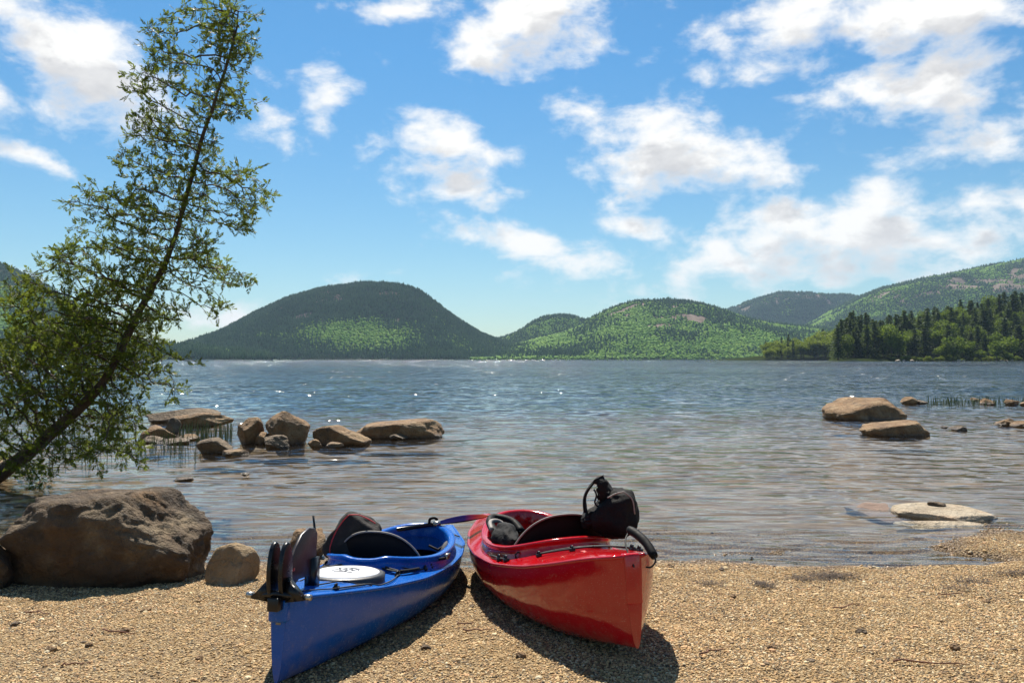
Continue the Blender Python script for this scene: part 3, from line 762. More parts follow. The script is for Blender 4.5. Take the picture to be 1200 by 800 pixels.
rock_px(160, 200, 512, 520, 'flat dark stone awash under the cedar branches', 27, M['rock_grey'], .8)
rock_px(186, 222, 515, 521, 'thin brown stone awash at the front of the reeds', 30, M['rock_grey'], .8)
rock_px(282, 293, 554, 557, 'single brown stone just breaking the still water', 28, M['rock_tan'], .8)
rock_px(202, 226, 559, 564, 'small brown stone awash in front of the reeds', 29, M['rock_tan'], .8)
# rocks on the right
rock_px(968, 1057, 466, 492, 'largest domed tan boulder standing in the open water', 31, M['rock_tan'], .8, amp=.07,
        planes=[((-.55,-.25,.9),.72),((0,0,1),.86),((.9,-.2,.5),.9),((.1,-1,.25),.85),((0,1,.3),.9),((-.2,-.7,.7),.86),((.6,-.5,.7),.93)])
rock_px(1010, 1090, 492, 511, 'long flat-topped tan rock in front of the domed boulder', 32, M['rock_tan'], .6, amp=.07,
        planes=[((-.28,-.1,1),.60),((.9,-.2,.3),.88),((.1,-1,.15),.85),((0,1,.2),.9),((-.8,0,.6),.95),((0,0,-1),.9)])
rock_px(1054, 1074, 466, 474, 'small round tan stone beside the domed boulder', 33, M['rock_tan'], .9)
rock_px(1071, 1088, 469, 474, 'low dark stone near the small round stone', 34, M['rock_grey'], .9)
rock_px(1113, 1134, 500, 505, 'low dark rock barely above the open water', 35, M['rock_grey'], .9)
rock_px(1102, 1112, 499, 502, 'tiny dark rock beside the low dark rock', 36, M['rock_grey'], .9)
rock_px(1163, 1192, 491, 499, 'low tan rock with a smooth back in the open water', 37, M['rock_tan'], .8)
rock_px(1185, 1216, 494, 501, 'low tan rock overlapping the smooth-backed rock', 38, M['rock_tan'], .8)
rock_px(1148, 1165, 467, 474, 'pale round stone among the right-hand reeds', 39, M['rock_tan'], .9)
rock_px(1176, 1196, 467, 475, 'brown round stone at the end of the right-hand reeds', 40, M['rock_tan'], .9)
rock_px(1193, 1222, 469, 476, 'brown stone past the end of the right-hand reeds', 41, M['rock_tan'], .9)
rock_px(1136, 1150, 466, 470, 'little pinkish stone behind the right-hand reeds', 42, M['rock_tan'], .9)
# flat slabs at the gravel spit
c = on_level(1103, 600, .03)
rock('slab', 'pale cracked flat slab lying at the edge of the gravel spit', 'slab', (c.x, c.y, .012), (.47, .40, .062), 51, M['rock_pale'], rotz=R(-6), tilt=(R(3), R(1)),
     planes=[((0,0,1),.8),((-.6,-.8,0),.75),((.5,-.85,.1),.8),((.9,.35,0),.9),((-.5,.9,0),.85),((-1,.1,.1),.95),((.2,1,0),.9)], p=44, amp=.035)
c = on_level(1100, 610, .02)
rock('slab', 'thin lower plate of pale rock under the cracked slab', 'slab', (c.x, c.y-.02, -.025), (.40, .20, .05), 52, M['rock_pale'], rotz=R(-10), p=20, amp=.06, nplane=8)
c = on_level(1035, 594, 0)
M['rock_wet'] = rock_mat('rock_wet_pink', (.30,.19,.13), (.38,.25,.18), (.44,.31,.23), (.34,.19,.12), darkamt=-.4, wet=False)
rock('slab', 'pinkish smooth slab just under the water beside the pale cracked slab', 'slab', (c.x, c.y, -.075), (.46, .60, .075), 53, M['rock_wet'], p=18, amp=.07, nplane=9)
c = on_level(1120, 622, 0)
rock('slab', 'pinkish sunken plate between the cracked slab and the spit', 'slab', (c.x, c.y, -.06), (.55, .22, .05), 54, M['rock_wet'], p=18, amp=.07, nplane=9)
c = on_level(1098, 592, .07)
rock('stone', 'small wedge of stone lying on top of the cracked slab', 'stone', (c.x, c.y, .085), (.09, .05, .035), 55, M['rock_grey'], p=20, amp=.07, sub=4)
# boulders on the shore of the point
for i, (px, s) in enumerate([(1052,1.7),(1060,1.2),(1070,1.4),(1129,1.9),(1135,1.1),(1183,1.8),(1190,1.5),(1197,1.3)]):
    x = (px-600)/FPX*592; yy = 592+.08*(px-1050)
    rock('shore_boulder', 'small pale boulder on the far shore of the wooded point', 'boulder', (x, yy, .2), (s, s, s*.6), 60+i, M['rock_pale'], sub=3, group='pale boulders on the point shore')
# loose stones on the beach
for i, (px, py, s) in enumerate([(213,681,.032),(171,716,.03),(105,757,.028),(98,753,.018),(147,740,.028),(233,772,.026),(17,732,.03),(60,762,.03),(860,700,.026),(1010,742,.03),(905,760,.026),(1155,705,.028),(950,775,.024),(690,790,.026),(610,770,.03),(500,760,.03),(1120,760,.03),(845,668,.03),(992,645,.03),(1020,648,.026),(1060,640,.03),(880,655,.026)]):
    y0 = 5.0
    for _ in range(6):
        z = float(ground_z(on_level(px, py, .078*max(0, 6.35-y0)).x, y0)); y0 = on_level(px, py, z).y
    p_ = on_level(px, py, z)
    rock('stone', 'fist-sized loose stone lying on the gravel', 'stone', (p_.x, p_.y, z+s*.25), (s, s*.8, s*.55), 80+i, M['rock_tan'] if i % 3 else M['rock_grey'], sub=3, rotz=i, group='loose stones on the beach')
#@@PART3@@
# ------------------------------------------------------------------ leaning cedar
def build_cedar():
    rs = np.random.RandomState(4); Y0 = 10.5
    tr = [(-75,622),(-30,578),(0,555),(36,530),(60,508),(88,483),(123,444),(142,408),(158,376),(171,350),(187,322),(197,298),(213,251),(224,210),(233,176),(249,127),(266,75),(276,38),(280,14)]
    tr = [P(a, b, Y0+.10*math.sin(i*.7)) for i, (a, b) in enumerate(tr)]
    path = np.array(smoothpath(tr, 90)); n0 = len(path)
    regs = [(248,14,26,26,26),(268,60,26,40,34),(196,48,14,30,20),(212,92,34,26,30),(178,112,22,26,22),(255,118,30,30,26),(286,70,10,14,8),
            (190,160,46,26,40),(160,205,36,28,36),(224,196,26,34,24),(268,212,34,26,26),(115,232,38,20,26),(290,228,18,30,14),(190,250,44,34,40),
            (262,262,42,28,30),(80,300,46,30,40),(140,300,50,40,60),(215,320,44,34,36),(262,330,30,30,20),(60,355,52,30,50),(130,365,62,40,84),(205,372,30,24,14),(265,372,18,10,6),
            (40,425,60,40,150),(110,425,60,46,150),(150,350,50,40,50),(150,400,40,40,40),(60,390,60,40,60),(180,425,34,26,26),(200,448,16,10,6),(30,490,50,36,66),(90,490,54,36,60),(140,480,34,30,30),(150,520,24,20,10),(30,545,42,24,36),(-40,430,60,60,50),(-60,520,60,50,40),(20,330,26,16,8),(120,540,16,14,5),(95,530,26,16,12)]
    A = []
    for (x, y, rx, ry, n) in regs:
        low = np.clip((y-100)/350, .25, 1); m_ = max(1, int(n/3.6))
        for _ in range(m_):
            a = rs.uniform(0, 6.283); r = math.sqrt(rs.rand()); cx_, cy_, cz_ = x+rx*r*math.cos(a), y+ry*r*math.sin(a), Y0+rs.normal()*.5*low
            for _ in range(int(n*3.2/m_)):
                A.append(P(cx_+rs.normal()*9, cy_+rs.normal()*7, cz_+rs.normal()*.12))
    for k in rs.randint(22, n0-3, 480): A.append(Vector(path[k])+Vector(rs.normal(size=3)*np.array([.17,.20,.17])+np.array([0,-.14,0])))
    A = np.array([tuple(v) for v in A])
    pos = [tuple(p) for p in path]; par = list(range(-1, n0-1))
    alive = np.ones(len(A), bool)
    NP = np.array(pos)
    nd = np.full(len(A), 1e9); ni = np.zeros(len(A), int)
    def update(new, base):
        for k, p in enumerate(new):
            d = np.linalg.norm(A-p, axis=1); m = d < nd; nd[m] = d[m]; ni[m] = base+k
    # keep the first reach from the middle of the trunk, not its very foot
    update(path[8:], 8)
    step = .095; axis = np.array(path[-1]-path[0]); 
    for it in range(70):
        if not alive.any(): break
        dirs = {}
        for a in np.nonzero(alive)[0]:
            v = A[a]-np.array(pos[ni[a]]); l = np.linalg.norm(v)+1e-9
            dirs.setdefault(int(ni[a]), []).append(v/l)
        base = len(pos); new = []
        for k, vs_ in dirs.items():
            v = np.mean(vs_, axis=0)+rs.normal(size=3)*.22
            l = np.linalg.norm(v)
            if l < 1e-6: continue
            q_ = np.array(pos[k])+v/l*step
            pos.append(tuple(q_)); par.append(k); new.append(q_)
        update(new, base)
        alive &= nd > .075
    N = len(pos); pos = np.array(pos); par = np.array(par)
    ch = np.zeros(N, int)
    for i in range(N):
        if par[i] >= 0: ch[par[i]] += 1
    rad = np.zeros(N); dep = np.full(N, 99)
    acc = np.zeros(N)
    order = list(range(N))[::-1]
    for i in order:
        if ch[i] == 0: acc[i] = .0036**2.3; dep[i] = 0
        if i >= n0 and par[i] >= 0:
            acc[par[i]] += acc[i]; dep[par[i]] = min(dep[par[i]], dep[i]+1)
    rad = np.minimum(acc**(1/2.3), .034)
    # trunk with its limbs
    tr_r = np.interp(np.linspace(0, 1, n0), [0,.12,.2,.3,.45,.6,.75,.9,1], [.15,.10,.078,.06,.046,.035,.026,.017,.008])
    wig = .012*np.stack([fbm(xy1(np.arange(n0)*.35, k*9., 1.), 2) for k in range(3)], 1)
    V, F = tube_geo(path+wig, tr_r*(1+.12*fbm(xy1(np.arange(n0)*.5, 2., 3.), 2)), 12)
    parts = [(V, F)]
    kids = {}
    for i in range(n0, N): kids.setdefault(int(par[i]), []).append(i)
    starts = [(int(par[i]), i) for i in range(n0, N) if par[i] < n0]
    while starts:
        p0, i = starts.pop(); chain = [p0, i]
        while True:
            ks = kids.get(chain[-1], [])
            if not ks: break
            ks = sorted(ks, key=lambda k: -rad[k]); chain.append(ks[0])
            for k in ks[1:]: starts.append((chain[-2] if False else ks and chain[-2] if False else int(par[k]), k))
        r = rad[chain].copy(); r[0] = r[1]
        parts.append(tube_geo(pos[chain], r, 5, cap=False))
    V, F = merge(parts)
    root = empty('cedar_tree', tuple(path[4])); off = Vector(path[4])
    V = [tuple(Vector(v)-off) for v in V]
    obj('trunk', V, F, M['bark'], root)
    # foliage: flat fans of scale-leaved lobes
    idx = [i for i in range(n0, N) if dep[i] <= 5 for _ in range(4 if dep[i] == 0 else 3 if dep[i] < 2 else 2)]
    idx = np.repeat(idx, 14); n = len(idx); ns = n//14
    un = lambda v: v/(np.linalg.norm(v, axis=1)[:, None]+1e-9)
    d = un(pos[idx]-pos[par[idx]])[::14]
    ax = un(d*.8+rs.normal(size=(ns,3))*.62+np.array([0,0,.16]))
    sd = un(np.cross(ax, rs.normal(size=(ns,3))+np.array([0,0,.8]))); up = np.cross(sd, ax)
    S = rs.uniform(.05, .115, ns); c0 = pos[idx][::14]+rs.normal(size=(ns,3))*.008
    ax, sd, up, S, c0 = [np.repeat(q_, 14, axis=0) for q_ in (ax, sd, up, S, c0)]
    j_ = np.tile(np.arange(14), ns); u = (j_+.5)/14; s_ = np.where(j_ % 2, -1, 1)
    keep = rs.rand(n) < .85
    b0 = c0+ax*(S*u)[:, None]; ang = np.radians(rs.uniform(25, 62, n))*(1-.7*u)
    ld_ = ax*np.cos(ang)[:, None]+sd*(s_*np.sin(ang))[:, None]+up*(rs.normal(size=n)*.15)[:, None]
    l = (S*rs.uniform(.38, .62, n)*(1-.25*u))[:, None]; wd = rs.uniform(.0046, .0080, n)[:, None]
    sdv = un(np.cross(ld_, up))
    LV = np.stack([b0, b0+ld_*l*.55+sdv*wd, b0+ld_*l, b0+ld_*l*.55-sdv*wd], 1)[keep].reshape(-1,3)-np.array(off)
    quads_obj('crown', LV, np.arange(len(LV)).reshape(-1,4), M['cedar'], root, smooth=False)
    tag(root, 'leaning cedar tree with airy green sprays reaching over the water', 'tree')
build_cedar()

# ------------------------------------------------------------------ reeds, twigs and wrack
def reeds(label, spots, seed):
    rs = np.random.RandomState(seed); V, F = [], []
    for (x0, x1, y0, y1, h0, h1, n) in spots:
        for _ in range(n):
            c = on_level(rs.uniform(x0, x1), rs.uniform(y0, y1), 0); h = rs.uniform(h0, h1); l = rs.normal(size=2)*.10*h
            a = rs.uniform(0, 3.14); wd = .006*c.y/14*rs.uniform(.7, 1.3); dx, dy = math.cos(a)*wd, math.sin(a)*wd
            b = len(V); z0 = -.15
            V += [(c.x-dx, c.y-dy, z0), (c.x+dx, c.y+dy, z0), (c.x+l[0]*.4+dx*.8, c.y+l[1]*.4+dy*.8, h*.55), (c.x+l[0]*.4-dx*.8, c.y+l[1]*.4-dy*.8, h*.55), (c.x+l[0], c.y+l[1], h)]
            F += [(b, b+1, b+2, b+3), (b+3, b+2, b+4)]
    tag(obj('reed_grass', V, F, M['reed'], smooth=False), label, 'reeds', None, 'stuff')
reeds('thin green reeds standing in the water around the reef ledges', [(210,272,505,517,.15,.36,190),(150,215,515,530,.1,.35,90),(60,150,505,545,.15,.45,130),(185,235,520,540,.08,.25,30)], 1)
reeds('low green reeds around the round stones in the open water', [(1085,1200,470,475,.08,.3,260)], 2)

def ground_at(px, py):
    y0 = 5.0
    for _ in range(8):
        z = float(ground_z((px-600)/FPX*y0, y0)); y0 = on_level(px, py, min(z, 1.4)).y
    return Vector((on_level(px, py, z).x, y0, z))
rs = np.random.RandomState(12)
for i, (x0, y0, x1, y1) in enumerate([(1045,778,1140,784),(120,741,160,745),(70,785,105,780),(535,735,558,733),(540,742,575,741),(820,770,850,764),(30,720,58,722),(975,716,1010,712),(1100,700,1130,697)]):
    a, b = ground_at(x0, y0), ground_at(x1, y1); n = 7
    pts = [(a.lerp(b, k/(n-1))+Vector((rs.normal()*.006, rs.normal()*.008, .016+.006*abs(rs.normal())))) for k in range(n)]
    tag(tube('twig', [tuple(p) for p in pts], [.0045-.0004*k for k in range(n)], M['twig'], sides=6), 'thin dry brown twig lying on the gravel', 'twig', 'twigs on the beach')
def wrack(label, spots, seed):
    rs = np.random.RandomState(seed); V, F = [], []
    for (px, py, rx, ry, n) in spots:
        c = ground_at(px, py); sx = rx/FPX*c.y; sy = ry/FPX*c.y*4.5
        for _ in range(n):
            x, y = c.x+rs.normal()*sx*.5, c.y+rs.normal()*sy*.5
            z = float(ground_z(x, y))+abs(rs.normal())*.008+.008
            a = rs.uniform(0, 6.283); l = rs.uniform(.012, .04); wd = .0022; dz = rs.normal()*.006
            dx, dy = math.cos(a)*l, math.sin(a)*l; ex, ey = -math.sin(a)*wd, math.cos(a)*wd; b = len(V)
            V += [(x-ex, y-ey, z), (x+ex, y+ey, z), (x+dx+ex, y+dy+ey, z+dz), (x+dx-ex, y+dy-ey, z+dz)]; F.append((b, b+1, b+2, b+3))
    tag(obj('needle_litter', V, F, M['wrack'], smooth=False), label, 'litter', None, 'stuff')
wrack('dark brown plant litter washed up in a line on the gravel', [(975,676,30,5,700),(895,686,14,4,300),(940,679,20,4,200),(1190,672,30,4,350),(1140,682,26,4,200),(830,684,20,4,120),(1120,690,40,5,160)], 3)

# ------------------------------------------------------------------ kayaks
def curve(pts):
    pts = np.array(pts, float); t = np.linspace(0, 1, 601); y = np.interp(t, pts[:,0], pts[:,1])
    k = np.exp(-(np.arange(-24, 25)/11.)**2); k /= k.sum()
    l = 2*y[0]-y[1:25][::-1]; r = 2*y[-1]-y[-25:-1][::-1]
    y = np.convolve(np.concatenate([l, y, r]), k, 'valid')
    return lambda u: np.interp(u, t, y)
class Kayak:
    def __init__(s, name, label, L, loc, yaw, pitch, roll, beam, sheer, crown, keel, cock, mat, tray=None):
        s.L = L; s.b, s.zs, s.zc, s.zk = curve(beam), curve(sheer), curve(crown), curve(keel)
        s.cs, s.ca, s.cw = cock; s.tray = tray; s.mat = mat
        s.root = empty(name, loc); s.root.rotation_mode = 'XYZ'
        s.root.rotation_euler = (Matrix.Rotation(yaw, 3, 'Z') @ Matrix.Rotation(pitch, 3, 'X') @ Matrix.Rotation(roll, 3, 'Y')).to_euler()
        tag(s.root, label, 'kayak', 'kayaks beached on the gravel')
        bpy.context.view_layer.update(); s.M = s.root.matrix_world.copy(); s.Mi = s.M.inverted()
        s.body()
    def deckz(s, x, y):
        t = np.clip(np.asarray(y)/s.L, 0, 1); b = s.b(t)
        z = s.zs(t)+s.zc(t)*(1-np.clip(np.abs(x)/b, 0, 1)**2.1)
        if s.tray:
            (ty, ta, tw, td) = s.tray
            r = ((np.asarray(y)-ty)/ta)**2+(np.asarray(x)/tw)**2
            z = z-td*sstep(1.25, .8, r)
        return z
    def egg(s, x, y):
        u = (y-s.cs)/s.ca; return np.sqrt(np.abs(u)**2.3+np.abs(x/(s.cw*(1-.10*u)))**2.3)
    def body(s):
        NS, NA = 150, 22
        t = np.linspace(0, 1, NS)**1.0; y = t*s.L; b, zs, zk = s.b(t), s.zs(t), s.zk(t)
        a = np.linspace(-1, 1, 2*NA+1)*math.pi/2
        A, T = np.meshgrid(a, t); mid = np.sin(np.clip(T,0,1)*math.pi)**.6
        pw = 1.0-.38*mid
        hx = np.sign(A)*np.abs(np.sin(A))**pw*b[:, None]
        hz = zk[:, None]+(zs-zk)[:, None]*(1-np.cos(A))**(1.0+.15*mid)
        # hollow flare towards the ends, small lip at the sheer
        hx = hx*(1-.10*(1-mid)*np.sin(np.abs(A)*2))
        V = np.stack([hx, np.broadcast_to(y[:, None], hx.shape), hz], -1)
        nc = 2*NA+1
        rows = V.reshape(-1,3); Fq = [tuple(f) for f in grid_faces(NS, nc)]
        lipV = []
        s.hull = obj('hull', rows, Fq, s.mat, s.root)
        for row, dy in ((0, -.0015), (NS-1, .0015)):
            cap = V[row]+np.array([0, dy, 0]); f = tuple(range(nc))
            obj('stem', cap, [f[::-1] if row == 0 else f], s.mat, s.root, smooth=False)
        # rub strip along the sheer
        for sg in (-1, 1):
            pts = [(sg*(float(s.b(u))+.001), u*s.L, float(s.zs(u))) for u in np.linspace(0, 1, 70)]
            tube('gunwale', pts, .009, s.mat, s.root, 8)
        # deck with the cockpit opening
        NV = 61; v = np.linspace(-1, 1, NV); ND = 180; td = np.linspace(0, 1, ND)
        VV, TT = np.meshgrid(v, td); YY = TT*s.L; XX = VV*s.b(TT)
        e = s.egg(XX, YY); Fd = grid_faces(ND, NV); ef = e.ravel()
        keep = (ef[Fd] > .93).all(1)
        Z = s.deckz(XX, YY)
        s.deck = quads_obj('deck', np.stack([XX, YY, Z], -1).reshape(-1,3), Fd[keep], s.mat, s.root)
        # coaming
        prof = [(.050,-.012),(.036,.010),(.028,.030),(.030,.044),(.040,.050),(.042,.058),(.034,.065),(.012,.066),(-.002,.060),(-.008,.045),(-.010,.0),(-.012,-.09)]
        n = 96; V = []
        for k in range(n):
            ph = 2*math.pi*k/n; c_, s_ = math.cos(ph), math.sin(ph)
            u = abs(c_)**(2/2.3)*math.copysign(1, c_); x = s.cw*(1-.10*u)*abs(s_)**(2/2.3)*math.copysign(1, s_); y_ = s.cs+s.ca*u
            nv = Vector((x/s.cw**2, (y_-s.cs)/s.ca**2)).normalized()
            up = .025*sstep(.2, 1, u)
            for (o_, dz) in prof:
                px_, py_ = x+nv.x*o_, y_+nv.y*o_
                zb = float(s.deckz(x*1.02, y_))
                V.append((px_, py_, zb+dz*(1.0+.0*u)+up*(dz > .0)))
        s.coaming = obj('coaming', V, [tuple(f[::-1]) for f in grid_faces(n+1, len(prof)) % (n*len(prof))], s.mat, s.root)
    def on_deck(s, pts, lift=.008, n=24):
        out = []
        for (x, y) in [(p[0], p[1]) for p in smoothpath([(a, b, 0) for a, b in pts], n)]:
            out.append((x, y, float(s.deckz(x, y))+lift))
        return out
    def taut(s, pts, lift=.012, n=10):
        out = []
        for (a, b), (c, d) in zip(pts[:-1], pts[1:]):
            for k in range(n):
                u = k/(n-1); x, y = a+(c-a)*u, b+(d-b)*u; out.append((x, y, float(s.deckz(x, y))+lift))
        return out
    def cord(s, pts, r=.0042, lift=.009): return tube('deck_cord', s.taut(pts, lift), r, M['cord'], s.root, 6)
    def fitting(s, x, y, sc=1.0):
        z = float(s.deckz(x, y))
        parts = [box_geo((x, y, z+.006*sc), (.022*sc, .034*sc, .014*sc)), tube_geo([(x-.004, y-.014*sc, z+.01), (x, y-.008*sc, z+.024*sc), (x, y+.008*sc, z+.024*sc), (x-.004, y+.014*sc, z+.01)], .005*sc, 6)]
        return obj('pad_eye', *merge(parts), M['black_hard'], s.root)
    def seatback(s, y0, halfw, zb, ztop, lean=.10, wrap=.10, pipe='piping_grey'):
        nu, nv = 29, 12; V = []
        for side in (0, 1):
            for i in range(nu):
                u = -1+2*i/(nu-1); top = zb+.10+(ztop-zb-.10)*max(0, 1-abs(u)**2.4)**.55
                for j in range(nv):
                    v = j/(nv-1); z = zb+(top-zb)*v
                    th = .020*(1-abs(u)**6*.6)*(1-(v**8)*.6)
                    V.append((u*halfw, y0-lean*(z-zb)/(ztop-zb)+wrap*u*u+(th if side else -th), z))
        g_ = grid_faces(nu, nv); F = [tuple(f) for f in g_]+[tuple((f+nu*nv)[::-1]) for f in g_]
        rim = [i*nv for i in range(nu)]; rim = [i*nv+nv-1 for i in range(nu)]
        ring = [j for j in range(nv)]+rim[1:]+[(nu-1)*nv+j for j in range(nv-2, -1, -1)]
        for a, b in zip(ring[:-1], ring[1:]): F.append((a, b, b+nu*nv, a+nu*nv))
        o = obj('seat_back', V, F, M['black'], s.root)
        pts = [V[i] for i in rim]
        pts = [(x, y-.004, z+.003) for x, y, z in pts]
        tube('edge_piping', pts, .0055, M[pipe], o, 6)
        # seat pan
        Vp = []
        for i in range(9):
            for j in range(9):
                u, v = -1+i/4, j/8; Vp.append((u*halfw*.8, y0+.05+v*.40, zb-.02+.05*u*u+.04*v*v))
        tube_o = obj('seat_pan', Vp, [tuple(f) for f in grid_faces(9, 9)], M['black'], s.root)
        sm = tube_o.modifiers.new('solid', 'SOLIDIFY'); sm.thickness = .03
        return o

# ---- blue kayak
st = on_level(323, 801, .235)
BLUE = Kayak('kayak', 'blue kayak with a raised black rudder and white round hatch', 3.15, (st.x, st.y, .200), R(-8.9), R(-4.6), R(0),
  [(0,.036),(.03,.085),(.08,.15),(.16,.225),(.26,.295),(.38,.355),(.5,.378),(.62,.36),(.78,.27),(.9,.14),(1,.02)],
  [(0,.385),(.08,.358),(.2,.315),(.35,.275),(.5,.265),(.7,.27),(.88,.28),(1,.30)],
  [(0,.006),(.08,.022),(.2,.045),(.33,.055),(.5,.07),(.65,.075),(.8,.045),(.95,.012),(1,.01)],
  [(0,.035),(.08,.015),(.2,.004),(.35,0),(.7,0),(.88,.02),(1,.08)],
  (1.70, .62, .305), M['blue'], tray=(.80, .30, .25, .022))
K = BLUE
# hatch
hy, ha, hw = .80, .20, .20
def disc(cx, cy, a, w, z0, z1, n=48, dome=.006):
    V = [(cx, cy, z1+dome)]; F = []
    for (f, z) in ((.55, z1+dome*.8), (.93, z1), (1.0, z1-.006), (1.0, z0)):
        for k in range(n):
            p = 2*math.pi*k/n; V.append((cx+w*f*math.sin(p), cy+a*f*math.cos(p), z))
    F += [(0, 1+(k+1) % n, 1+k) for k in range(n)]
    for r_ in range(3):
        F += [(1+r_*n+k, 1+r_*n+(k+1) % n, 1+(r_+1)*n+(k+1) % n, 1+(r_+1)*n+k) for k in range(n)]
    return V, F
hz = float(K.deckz(0, hy))
hatch = obj('hatch_cover', *disc(0, hy, ha, hw, hz-.02, hz+.022), M['hatch_rim'], K.root)
obj('hatch_top', *disc(0, hy, ha*.86, hw*.86, hz+.018, hz+.029, dome=.005), M['hatch_top'], hatch)
zt = hz+.0355
logo = []
for pts in ([(-.07,-.02),(-.045,.02),(-.03,-.015),(-.01,.02),(.005,-.02)], [(.0,-.02),(.02,.022),(.035,-.012),(.05,.02),(.075,-.01)], [(-.06,.035),(0,.045),(.06,.03)], [(-.05,-.04),(0,-.036),(.05,-.045)]):
    logo.append(tube_geo(smoothpath([(x, hy+y*1.3, zt-.0012-abs(x)*.022) for x, y in pts], 20), .0042, 5))
obj('printed_logo', *merge(logo), M['ink'], hatch)
# rudder: yoke, two cheeks, blade folded up on the deck
yk = merge([box_geo((0, -.035, .40), (.05, .06, .055)), tube_geo([(-.105,-.01,.425),(0,-.03,.44),(.105,-.01,.425)], [.010,.016,.010], 8)])
rud = obj('rudder', *yk, M['black_hard'], K.root); rud.location = (0, 0, -.03); bevel(rud, .004)
def plate(outline, x0, x1):                         # outline in (y, z), thickness in x
    n = len(outline); V = [(x0, y, z) for y, z in outline]+[(x1, y, z) for y, z in outline]
    return V, [tuple(range(n)), tuple(range(2*n-1, n-1, -1))]+[(k, k+n, (k+1) % n+n, (k+1) % n) for k in range(n)]
def oval(cy, cz, a, b, n=28, rot=0):
    return [(cy+a*math.cos(2*math.pi*k/n)*math.cos(rot)-b*math.sin(2*math.pi*k/n)*math.sin(rot), cz+a*math.cos(2*math.pi*k/n)*math.sin(rot)+b*math.sin(2*math.pi*k/n)*math.cos(rot)) for k in range(n)]
for x0 in (-.040, .012):
    o = obj('cheek_plate', *plate(oval(.0, .528, .055, .122), x0, x0+.020), M['black_hard'], rud); bevel(o, .006, 3)
for sg in (-1, 1):                                  # triangular gusset wings
    o = obj('gusset', *merge([plate([(-.02,.415),(.03,.415),(.02,.50)], sg*.03, sg*.045)]), M['black_hard'], rud)
    V = [(sg*.04,-.03,.50),(sg*.04,.02,.50),(sg*.12,.015,.415),(sg*.12,-.025,.415),(sg*.04,-.03,.405),(sg*.04,.02,.405)]
    F = [(0,1,2,3),(0,3,4),(1,5,2),(4,3,2,5),(0,4,5,1)]
    obj('gusset', V, [f if sg > 0 else f[::-1] for f in F], M['black_hard'], rud)
    obj('pivot_bolt', *tube_geo([(sg*.115,-.005,.425),(sg*.145,-.005,.425)], .013, 10), M['metal'], rud)
bl = [(.03,.44),(.03,.53),(.08,.535),(.13,.60),(.20,.655),(.28,.675),(.345,.665),(.375,.64),(.37,.50),(.365,.43),(.31,.425),(.29,.455),(.18,.46),(.10,.43)]
bl = [(a, b-.0) for a, b in bl]
o = obj('rudder_blade', *plate(bl, -.008, .008), M['blade'], rud); bevel(o, .005, 2)
for k in range(3): obj('red_mark', *box_geo((.0095, .085+.016*k, .515), (.003, .010, .014)), M['red_print'], o)
obj('blade_rest', *merge([box_geo((0,.345,.455), (.045,.07,.15)), box_geo((0,.33,.385), (.10,.09,.02))]), M['black_hard'], rud)
obj('flag_stalk', *tube_geo([(0,.35,.53),(.0,.355,.66),(-.012,.36,.72)], [.006,.006,.005], 6), M['black_hard'], rud)
o = obj('rudder_mount', *box_geo((0,.012,.335), (.086,.06,.098)), M['blue'], K.root); bevel(o, .014, 3)
# lines and fittings
for sg in (-1, 1):
    K.cord([(sg*.13,.30),(sg*.215,.62),(sg*.235,.98),(sg*.30,1.28)], .0040)
    K.cord([(sg*.04,.14),(sg*.13,.32),(sg*.20,.62)], .0032, .006)
    for (x, y) in ((.125,.33),(.225,.97),(.30,1.27),(.315,1.35)): K.fitting(sg*x, y)
K.cord([(-.235,.98),(-.12,1.07),(.10,1.07),(.235,.98)], .0055, .016)
K.cord([(-.225,1.0),(-.11,1.095),(.10,1.09),(.225,1.0)], .0055, .016)
K.cord([(-.28,1.16),(0,1.13),(.19,1.12),(.28,1.16)], .004, .012)
K.cord([(.05,.30),(.09,.46),(.16,.60)], .0035, .01)
z = float(K.deckz(.25, 1.1))
tube('side_bar', K.taut([(.235,.99),(.285,1.18)], .02), .0085, M['black'], K.root, 8)
tube('side_strap', [(.345,1.42,.33),(.372,1.50,.325),(.36,1.62,.33)], .008, M['black'], K.root, 8)
obj('buckle', *box_geo((.372,1.5,.335), (.02,.05,.03)), M['metal'], K.root)
K.seatback(1.34, .275, .14, .50, .10, .07)
obj('skeg_slot', *box_geo((0,-.0005,.285), (.022,.004,.018)), M['piping_grey'], K.root)
for sg in (-1, 1):
    V, F = ICO[3]; 
    o = quads_obj('thigh_pad', V*np.array([.035,.13,.07])+np.array([sg*.235,2.08,.27]), F, M['foam'], K.root)
o = tube('foot_strap', [(.10,2.1,.30),(.16,2.12,.27),(.20,2.14,.30),(.235,2.2,.33)], .008, M['black'], K.root, 8)
# foredeck lines beyond the cockpit
K.cord([(-.2,2.62),(0,2.70),(.2,2.62)], .0045); K.cord([(-.2,2.62),(0,2.56),(.2,2.62)], .0045)

